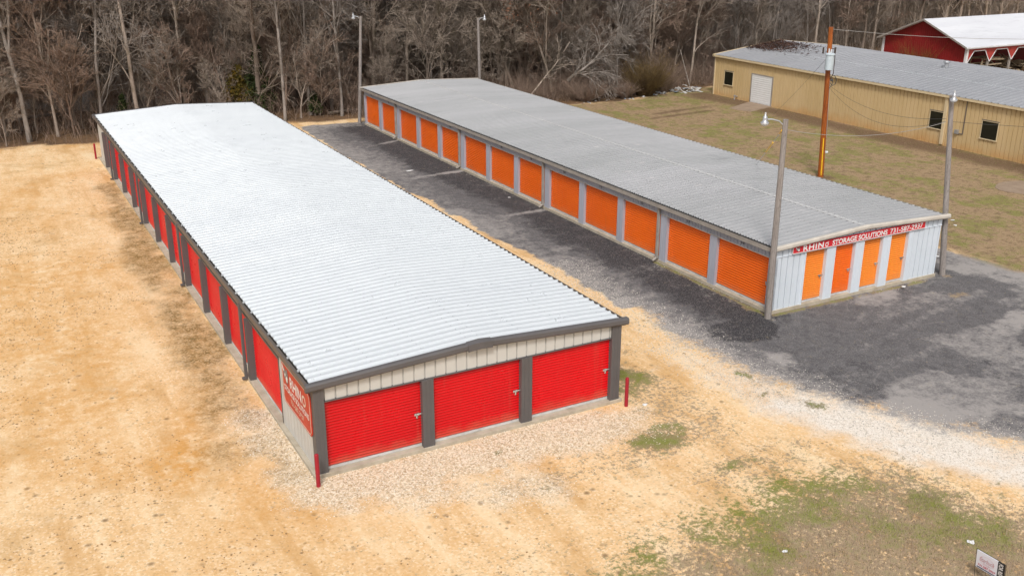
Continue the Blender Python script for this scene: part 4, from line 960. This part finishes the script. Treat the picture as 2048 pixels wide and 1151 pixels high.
def tubes(par, rad, sides):
    K, n_, _ = par.shape; tg = np.gradient(par, axis=1); tg /= np.linalg.norm(tg, axis=2)[...,None]+1e-9
    ref = np.where(np.abs(tg[...,2:3]) > .8, np.array([1.,0,0]), np.array([0,0,1.])); e = np.cross(tg, ref); e /= np.linalg.norm(e, axis=2)[...,None]+1e-9; g = np.cross(tg, e)
    q = np.arange(sides)*2*np.pi/sides
    V = par[:,:,None]+rad[:,:,None,None]*(e[:,:,None]*np.cos(q)[None,None,:,None]+g[:,:,None]*np.sin(q)[None,None,:,None])
    base = (np.arange(K)*n_*sides)[:,None,None]+(np.arange(n_-1)*sides)[None,:,None]; s_ = np.arange(sides)[None,None,:]; s2 = (s_+1) % sides
    Q = np.stack(np.broadcast_arrays(base+s_, base+s2, base+sides+s2, base+sides+s_), 3).reshape(-1,4)
    return V.reshape(-1,3), Q
def cat_(parts):
    V = []; Q = []; o = 0
    for v, q in parts: V.append(v); Q.append(q+o); o += len(v)
    return np.concatenate(V), np.concatenate(Q)
def tree_geo(seed, H, r0, lean=(0,0), curve=.05, nl=11, c2=6, c3=6, c4=4, spread=.8, t0=.3, fork=0, l1=.34, upb=.12, lod=0, droop=0., tw=.009):
    r_ = np.random.default_rng(seed); n_ = 12; tr = np.zeros((1,n_,3)); d = np.array([lean[0],lean[1],1.]); d /= np.linalg.norm(d); st = H/(n_-1)
    for k in range(1, n_):
        tr[0,k] = tr[0,k-1]+d*st; d = d+r_.normal(size=3)*curve*np.array([1,1,.2]); d[2] += .04; d /= np.linalg.norm(d)
    tr[0,0,2] = -.2
    rad = (r0*np.linspace(1, .22, n_)**.9)[None]; rad[0,0] *= 1.25
    T = [tubes(tr, rad, 8)]; stems, srad = tr, rad
    if fork:
        f1, fr = spawn(r_, tr, rad, fork, .12, .45, .75, n_, .35, .25, .06, .7); T.append(tubes(f1, fr, 7))
        stems = np.concatenate([tr, f1]); srad = np.concatenate([rad, fr])
    a, ra = spawn(r_, stems, srad, nl, t0, .98, l1, 8, spread, upb, .13, .45, droop); ra = np.maximum(ra, .02)
    b, rb = spawn(r_, a, ra, c2, .15, 1, .5, 6, .75, upb*.6, .16, .5, droop); rb = np.maximum(rb, .012)
    c_, rc = spawn(r_, b, rb, c3, .1, 1, .55, 4 if not lod else 3, .75, upb*.4, .2, .55, droop*.7); rc = np.maximum(rc, tw)
    Cn = [tubes(b, rb, 4 if not lod else 3), tubes(c_, rc, 3)]
    if not lod:
        e, re_ = spawn(r_, c_, rc, c4, .1, 1, .6, 3, .7, 0, .25, .6); re_ = np.maximum(re_, tw*.6); Cn.append(tubes(e, re_, 3))
    T.append(tubes(a, ra, 5)); ends = c_[:,-1]
    return cat_(T), cat_(Cn), ends
def make_tree(loc, label, mats=('mid','mid'), group=None, cat='tree', **kw):
    g = empty('bare_tree', loc, label, cat, group); t_, c_, ends = tree_geo(**kw)
    a = fast_mesh('trunk', t_[0], t_[1], BK[mats[0]], g, True); b = fast_mesh('crown', c_[0], c_[1], BK[mats[1]], g)
    return g, ends
FT = [
 ((-3.4,48.2,0),'pale forked tree at the left edge of the photo nearest the gravel',('pale','pale'),dict(seed=1,H=17,r0=.27,lean=(-.05,0),fork=2,nl=9,t0=.35)),
 ((-.2,53,0),'thin grey tree right of the pale forked tree at left',('mid','mid'),dict(seed=2,H=15,r0=.16,nl=9)),
 ((2.6,52.5,0),'crooked pale tree just behind the far left corner of the silver roof',('pale','pale'),dict(seed=33,H=16,r0=.22,lean=(-.12,0),curve=.10,fork=1,nl=9,t0=.3)),
 ((4.6,57.5,0),'straight grey trunk leaning left behind the silver roof',('mid','mid'),dict(seed=4,H=18,r0=.22,lean=(-.10,0),nl=9,t0=.45)),
 ((9.3,54.0,0),'stout pale trunk leaning left behind the silver roof centre',('pale','mid'),dict(seed=5,H=18,r0=.30,lean=(-.16,-.02),nl=10,t0=.4)),
 ((10.7,53.5,0),'pale Y-shaped tree with a limb reaching right',('pale','pale'),dict(seed=6,H=15,r0=.26,lean=(.03,0),fork=2,nl=9,t0=.3,curve=.07)),
 ((13.14,47.8,0),'tall straight mottled trunk standing where the lane meets the wood',('pale','mid'),dict(seed=7,H=19,r0=.20,curve=.02,nl=10,t0=.45)),
 ((17.3,47.6,0),'pale twin-stemmed tree just left of the far light pole',('pale','pale'),dict(seed=8,H=17,r0=.20,fork=1,curve=.03,nl=10,t0=.35)),
 ((15.4,49.5,0),'thin dark tree between the mottled trunk and the twin-stemmed tree',('dark','mid'),dict(seed=9,H=15,r0=.15,nl=10)),
 ((20.6,50,0),'thick dark trunk right of the far left light pole',('dark','mid'),dict(seed=10,H=17,r0=.33,lean=(.08,0),nl=11,fork=1,curve=.08)),
 ((23.0,49.3,0),'grey twisting trunk above the far end of the grey roof',('mid','mid'),dict(seed=11,H=16,r0=.24,lean=(.1,0),fork=2,curve=.09)),
 ((24.9,48.6,0),'pale tree with a drooping broken limb beyond the orange-door building',('pale','pale'),dict(seed=12,H=14,r0=.16,nl=12,t0=.2,droop=.08)),
 ((29.3,49.4,0),'slim brown tree right of the far right light pole',('mid','rust'),dict(seed=13,H=14,r0=.15,nl=11)),
 ((32.6,49.0,0),'dark tree leaning strongly left behind the grey roof',('dark','mid'),dict(seed=14,H=16,r0=.27,lean=(-.45,.05),nl=11,curve=.05)),
 ((35.3,47.8,0),'grey tree leaning left over the thicket',('mid','mid'),dict(seed=15,H=14,r0=.2,lean=(-.3,0),nl=12,fork=1)),
 ((40.6,46.6,0),'pale multi-stemmed tree above the olive thicket',('pale','pale'),dict(seed=16,H=14,r0=.15,fork=4,nl=8,curve=.04,t0=.3)),
 ((37.2,50,0),'slender pale pole-like tree in the middle of the wood edge',('pale','mid'),dict(seed=17,H=17,r0=.13,curve=.015,nl=9,t0=.4)),
 ((46.0,49.5,0),'brown twiggy tree behind the rubbish heap',('mid','rust'),dict(seed=18,H=13,r0=.17,nl=13,t0=.2)),
 ((49.3,48.2,0),'grey tree leaning right beside the far corner of the tan building',('mid','mid'),dict(seed=19,H=14,r0=.2,lean=(.15,0),nl=13,fork=1)),
 ((62,58,0),'white-barked tree above the tan building roof left of the utility pole',('pale','pale'),dict(seed=20,H=16,r0=.2,fork=2,nl=9,curve=.07)),
 ((-6.5,49.5,0),'grey tree cut by the left edge of the photo',('mid','mid'),dict(seed=21,H=15,r0=.2,nl=10)),
]
for loc, lb, mt, kw in FT:
    kw = dict(kw); kw['r0'] *= .56; kw['nl'] = int(kw.get('nl', 10)*1.5); kw['t0'] = kw.get('t0', .3)*.6; kw.setdefault('c2', 8); kw.setdefault('c4', 5); kw['tw'] = .014; kw.setdefault('droop', .03)
    make_tree(loc, lb, (mt[0], 'pale' if mt[1] == 'pale' else mt[1]), **kw)
# fallen crown of pale drooping branches
g, _ = make_tree((35.8,46.5,1.6), 'fallen pale treetop with drooping fan of branches at the wood edge', ('pale','pale'), cat='fallen tree', seed=51, H=4.6, r0=.13, lean=(1.6,-.7), nl=22, t0=.05, c2=7, c3=5, c4=3, l1=.75, spread=.75, droop=.16, upb=.0, tw=.012)
g.name = 'fallen_tree'
g, _ = make_tree((31.8,46.4,.1), 'thin grey fallen stem slanting up behind the grey roof', ('mid','mid'), cat='fallen tree', seed=52, H=6, r0=.09, lean=(1.3,.1), nl=6, c2=3, c3=3, c4=2)
g.name = 'fallen_tree'
# fallen logs
def log(a, b, r_, label, mat):
    return tag(MB().cyl(a, b, r_, r_*.7, 8).build('fallen_log', mat, None), label, 'log', 'fallen logs on the forest floor')
log((1.5,55,.2), (6.3,56.5,4.2), .12, 'pale snapped trunk leaning up to the right among the left trees', BK['pale'])
log((-6,55,.25), (-1,56.4,.3), .16, 'pale log lying flat at the far left', BK['pale'])
log((47.4,45.6,.1), (46.7,46.4,3.3), .05, 'thin bare stake leaning above the rubbish heap', BK['pale'])
log((16.5,48.2,.2),(20.5,49.0,.25), .12, 'dark log lying behind the far light pole', BK['dark'])

# young trees of the wood edge
sap = []
for k in range(4):
    t_, c_, _ = tree_geo(seed=400+k, H=[7,9,6,8][k], r0=[.055,.07,.05,.06][k], lean=[(.15,0),(-.1,.1),(.3,0),(0,0)][k], nl=16, c2=7, c3=5, c4=3, t0=.1, l1=.4, fork=k % 2+1, curve=.09, tw=.009)
    g = empty('young_tree', (0,0,0), ['slim grey sapling with ascending twigs at the wood edge','forked brown young tree at the wood edge','short bushy sapling leaning at the wood edge','straight twiggy young tree at the wood edge'][k], 'tree', ['slim saplings','forked young trees','bushy leaning saplings','straight young trees'][k])
    fast_mesh('trunk', t_[0], t_[1], BK[['mid','rust','mid','dark'][k]], g, True); fast_mesh('crown', c_[0], c_[1], BK[['mid','rust','rust','mid'][k]], g); sap.append(g)
rg = random.Random(31)
for i in range(72):
    x = -7.5+i*.78+rg.uniform(-.5,.5); y = 47.4+rg.random()**1.3*8
    if sdpoly(np.array([x]), np.array([y]), WOOD)[0] < .7: y += 1.5
    k = i if i < 4 else rg.randrange(4); src = sap[k]
    if i < 4: g = src
    else:
        g = src.copy(); col.objects.link(g)
        for ch in src.children: c2 = ch.copy(); col.objects.link(c2); c2.parent = g
    g.location = (x,y,0); s_ = rg.uniform(.6,1.25); g.scale = (s_,)*3; g.rotation_euler.z = rg.uniform(0,6.28)
# individual wood behind: prototypes copied
protos = []
for k in range(7):
    mt = [('mid','mid'),('mid','rust'),('dark','mid'),('pale','pale'),('mid','rust'),('dark','mid'),('pale','pale')][k]
    lb = ['grey-brown bare tree in the depth of the wood','reddish-twigged bare tree in the wood','dark-trunked bare tree in the wood','pale-trunked bare tree in the wood','reddish-twigged bare tree in the wood','dark-trunked bare tree in the wood','pale-trunked bare tree in the wood'][k]
    gp = ['grey-brown trees of the wood','reddish trees of the wood','dark-trunked trees of the wood','pale-trunked trees of the wood','reddish trees of the wood','dark-trunked trees of the wood','pale-trunked trees of the wood'][k]
    t_, c_, _ = tree_geo(seed=200+k, H=[15,12,17,16,13,14,15][k], r0=[.13,.09,.17,.12,.10,.19,.10][k], curve=.05, nl=15, fork=[0,1,1,0,2,0,1][k], c2=8, c3=6, c4=5, t0=.08, tw=.0135, l1=.30)
    a = bpy.data.meshes; 
    g = empty('bare_tree', (0,0,0), lb, 'tree', gp); fast_mesh('trunk', t_[0], t_[1], BK[mt[0]], g, True); fast_mesh('crown', c_[0], c_[1], BK[mt[1]], g); protos.append(g)
def in_water(x, y): return ((x-4.5)/10)**2+((y-72)/12.5)**2 < 1
def visible(x, y, mg=3):
    v = Vector((x,y,0))-mw.translation; d = v.dot(fw)
    return abs(v.dot(rt))/d < 1024/1993.4+mg/d
pts = []; rg = random.Random(4); first = [True]*7
y = 50.0
while y < 150:
    st = 3.4 if y < 62 else (4.2 if y < 85 else 5.4)
    x = -16.0
    while x < 150:
        px_, py_ = x+rg.uniform(-.42,.42)*st, y+rg.uniform(-.42,.42)*st; x += st
        if not visible(px_, py_): continue
        if py_ < 47+0 or (px_ > 61 and py_ < 52+(px_-61)*.18): continue
        if 47 < px_ < 62 and py_ < 46.5: continue
        if in_water(px_, py_) and rg.random() < .35: continue
        pts.append((math.hypot(px_+6, py_+22), px_, py_))
    y += st
pts.sort(); near, far = pts[:226], pts[226:]
for i, (d, px_, py_) in enumerate(near):
    k = rg.choices(range(7), [5,4,3,3,4,2,3])[0]; src = protos[k]
    if first[k]: g = src; first[k] = False
    else:
        g = src.copy(); col.objects.link(g)
        for ch in src.children:
            c2 = ch.copy(); col.objects.link(c2); c2.parent = g
    g.location = (px_, py_, 0); s_ = rg.uniform(.75,1.2); g.scale = (s_,s_,s_*rg.uniform(.9,1.1)); g.rotation_euler = (rg.uniform(-.06,.06), rg.uniform(-.06,.06), rg.uniform(0,6.28))
print('trees near', len(near), 'far', len(far))
lows = [tree_geo(seed=300+k, H=15, r0=.2, nl=12, c2=7, c3=7, lod=1, fork=k % 2, tw=.022, t0=.12) for k in range(5)]
lows = [cat_([t_, c_]) for t_, c_, _ in lows]
step = 1
VV = []; QQ = []; o_ = 0
for (d, px_, py_) in far[:620]:
    V, Q = lows[rg.randrange(5)]; a = rg.uniform(0,6.28); s_ = rg.uniform(.75,1.15); ca, sa_ = math.cos(a)*s_, math.sin(a)*s_
    VV.append(np.stack([V[:,0]*ca-V[:,1]*sa_+px_, V[:,0]*sa_+V[:,1]*ca+py_, V[:,2]*s_], 1)); QQ.append(Q+o_); o_ += len(V)
tag(fast_mesh('distant_wood', np.concatenate(VV), np.concatenate(QQ), BK['mid']), 'far mass of bare trees behind the nearer wood', 'trees', kind='stuff')

# underbrush: thin bent stems
def brush(name, n_, fn, x0, x1, y0, y1, h0, h1, r_, mat, label, br=3, cat='underbrush'):
    x = rs.uniform(x0, x1, n_); y = rs.uniform(y0, y1, n_); ok = rs.random(n_) < fn(x, y); x, y = x[ok], y[ok]; k = len(x)
    h = rs.uniform(h0, h1, k); p_ = np.zeros((k,4,3)); p_[:,0] = np.stack([x,y,x*0],1); d = np.stack([rs.normal(0,.35,k), rs.normal(0,.35,k), np.ones(k)],1)
    for q in range(1,4): p_[:,q] = p_[:,q-1]+d*(h/3)[:,None]; d = d+rs.normal(0,.3,(k,3))
    ra = r_*np.linspace(1,.4,4)[None]*rs.uniform(.6,1.3,(k,1)); c_, rc = spawn(rs, p_, ra, br, .25, 1, .5, 3, .7, .05, .25, .6)
    V, Q = cat_([tubes(p_, ra, 3), tubes(c_, rc, 3)])
    return tag(fast_mesh(name, V, Q, mat), label, cat, kind='stuff')
def visible_a(x, y):
    dx, dy = x-mw.translation.x, y-mw.translation.y; d = dx*fw.x+dy*fw.y+13.4*.345; return np.abs(dx*rt.x+dy*rt.y)/d < .54
wd_ = lambda x, y: sm(sdpoly(x, y, WOOD), .0, 1.0)*(~in_water(x, y))*np.where(x < 18, .2, 1.)
brush('underbrush', 34000, wd_, -12, 62, 45, 62, .4, 2.2, .012, BK['rust'], 'tangle of brown twigs and saplings along the wood edge')
brush('thicket', 30000, lambda x, y: sm(sdpoly(x, y, WOOD), .0, 1.0)*visible_a(x, y)*np.where(in_water(x, y), .06, 1.)*np.where((x < 18) & (y < 62), .12, 1.), -16, 130, 52, 110, .8, 4.5, .016, BK['mid'], 'deeper grey-brown thicket between the trees', 3)
olive = bark('olive_twig_bark', (.20,.14,.065), (.14,.095,.045), (.08,.055,.03))
def shrub(loc, rx, h, n_, mat, name, label, cat='shrub', leaf=None, br=5):
    g = empty(name, loc, label, cat); a = rs.uniform(0,6.28,n_); q = np.sqrt(rs.random(n_))
    p_ = np.zeros((n_,5,3)); p_[:,0] = np.stack([np.cos(a)*q*rx*.3, np.sin(a)*q*rx*.3, a*0], 1); d = np.stack([np.cos(a)*q*rx/h*1.0, np.sin(a)*q*rx/h*1.0, np.ones(n_)],1); hh = h*rs.uniform(.5,1.1,n_)
    for k in range(1,5): p_[:,k] = p_[:,k-1]+d*(hh/4)[:,None]; d = d+rs.normal(0,.22,(n_,3))
    ra = .014*np.linspace(1,.4,5)[None]*np.ones((n_,1)); c_, rc = spawn(rs, p_, ra, br, .15, 1, .4, 3, .7, .02, .25, .6)
    V, Q = cat_([tubes(p_, ra, 3), tubes(c_, rc, 3)]); fast_mesh('stems', V, Q, mat, g)
    if leaf:
        m_, cnt, sz = leaf; ip = rs.integers(0, len(c_), cnt); pt = c_[ip, rs.integers(0,3,cnt)]+rs.normal(0,.10,(cnt,3)); e1 = rs.normal(size=(cnt,3))*sz; e2 = rs.normal(size=(cnt,3))*sz
        Vl = np.stack([pt-e1, pt+e1, pt+e2], 1).reshape(-1,3); fast_mesh('foliage', Vl, np.arange(3*cnt).reshape(-1,3), m_, g)
    return g
def leafm(name, a, b):
    n = NT(name); return n.fin(n.mix(n.geo.outputs['Random Per Island'], a, b), .8, 0, .2)
shrub((42.3,45.0,0), 1.9, 2.6, 700, olive, 'thicket_bush', 'large olive-brown twiggy bush left of the rubbish heap', leaf=(leafm('olive_leaf',(.15,.10,.03),(.26,.16,.05)),1300,.03))
shrub((44.6,45.6,0), 1.2, 2.0, 300, BK['rust'], 'thicket_bush', 'small brown twiggy bush right behind the rubbish scatter')
shrub((40.0,44.6,0), 1.0, 1.2, 300, BK['rust'], 'thicket_bush', 'low dark brown bush at the lawn edge below the olive bush')
shrub((36.6,45.0,0), 1.6, 1.4, 400, BK['rust'], 'thicket_bush', 'brown bush under the fallen treetop')
shrub((68.3,40.2,0), 1.6, 2.6, 500, bark('amber_twig', (.30,.13,.04),(.22,.09,.03),(.12,.06,.03)), 'thicket_bush', 'rusty twiggy bush growing against the red barn gable')
shrub((49.4,10.6,0), 1, 2, 1, BK['mid'], 'stub_bush', 'small twig behind the tan wall') if False else None
shrub((46.9,13.0,0), .8, 2.2, 22, BK['mid'], 'thicket_bush', 'sparse bare bush against the tan wall at the right edge')
cg = leafm('cedar_needles', (.018,.028,.010), (.06,.075,.022)); cy = leafm('bronze_needles', (.16,.10,.015), (.07,.065,.015))
def cedar(loc, h, rx, m_, label, cnt=6000):
    g = empty('cedar_tree', loc, label, 'tree'); MB().cyl((0,0,-.1),(0,0,h*.9),.09,.02,8).build('trunk', BK['dark'], g)
    z = rs.random(cnt)**.8; a = rs.uniform(0,6.28,cnt); lump = 1+.35*np.sin(a*3+z*9)+.25*np.sin(a*5-z*15); r_ = rx*(1-z*.85)*lump*np.sqrt(rs.random(cnt))
    pt = np.stack([np.cos(a)*r_, np.sin(a)*r_, .3+z*h], 1); pt += rs.normal(0,.05,(cnt,3)); e1 = rs.normal(size=(cnt,3))*.06; e2 = rs.normal(size=(cnt,3))*.09
    fast_mesh('crown', np.stack([pt-e1, pt+e1, pt+e2], 1).reshape(-1,3), np.arange(3*cnt).reshape(-1,3), m_, g)
cedar((12.3,51.2,0), 4.6, 1.15, cg, 'dark green cedar behind the far right end of the silver roof')
cedar((10.9,51.6,0), 3.2, 1.4, cy, 'bronze-yellow cedar left of the dark green cedar', 3000)
cedar((15.6,48.6,0), 1.3, .6, cg, 'low dark green bush between trunk and light pole', 900)
cedar((2.75,50.6,0), 1.8, .5, cg, 'little dark green cedar at the foot of the crooked pale tree', 900)
cedar((60,66,0), 5.5, 1.6, cg, 'dark green cedar above the tan building roof')
# oaks still holding russet leaves
rl = leafm('russet_leaf', (.30,.13,.07), (.20,.09,.05))
for loc, lb, sd2, H_ in (((33.6,50.5,0),'oak holding russet leaves in the middle of the wood',61,13),((84,66,0),'russet-leaved oak behind the barn roof',62,14),((77,64,0),'russet-leaved oak left of the barn ridge',63,12)):
    g, ends = make_tree(loc, lb, ('dark','mid'), seed=sd2, H=H_, r0=.22, nl=12, c4=2)
    ip = rs.integers(0, len(ends), 3500); pt = ends[ip]+rs.normal(0,.22,(3500,3)); e1 = rs.normal(size=(3500,3))*.04; e2 = rs.normal(size=(3500,3))*.05
    fast_mesh('leaves', np.stack([pt-e1, pt+e1, pt+e2], 1).reshape(-1,3), np.arange(10500).reshape(-1,3), rl, g)
# dead twigs and leaves on roof C
def on_roof():
    k = 2600; a = np.abs(rs.normal(0,1,k)); x = CX+rs.uniform(3.6,6.8,k)-a*.5; y = CY1-.1-np.abs(rs.normal(0,1,k))*2.3; x = np.clip(x, CX+.6, CX+6.7)
    z = EC+(RC-EC)*(x-CX)/(CW/2)+.04+rs.random(k)*.12; e1 = rs.normal(size=(k,3))*np.array([.09,.09,.03]); e2 = rs.normal(size=(k,3))*np.array([.05,.05,.03])
    tag(fast_mesh('fallen_leaves', np.stack([np.stack([x,y,z],1)-e1, np.stack([x,y,z],1)+e1, np.stack([x,y,z],1)+e2],1).reshape(-1,3), np.arange(3*k).reshape(-1,3), leafm('dead_leaf',(.10,.05,.035),(.05,.03,.025))), 'dark dead leaves and twigs heaped on the far end of the tan building roof', 'leaves', kind='stuff')
on_roof()
print('objects', len(bpy.data.objects))
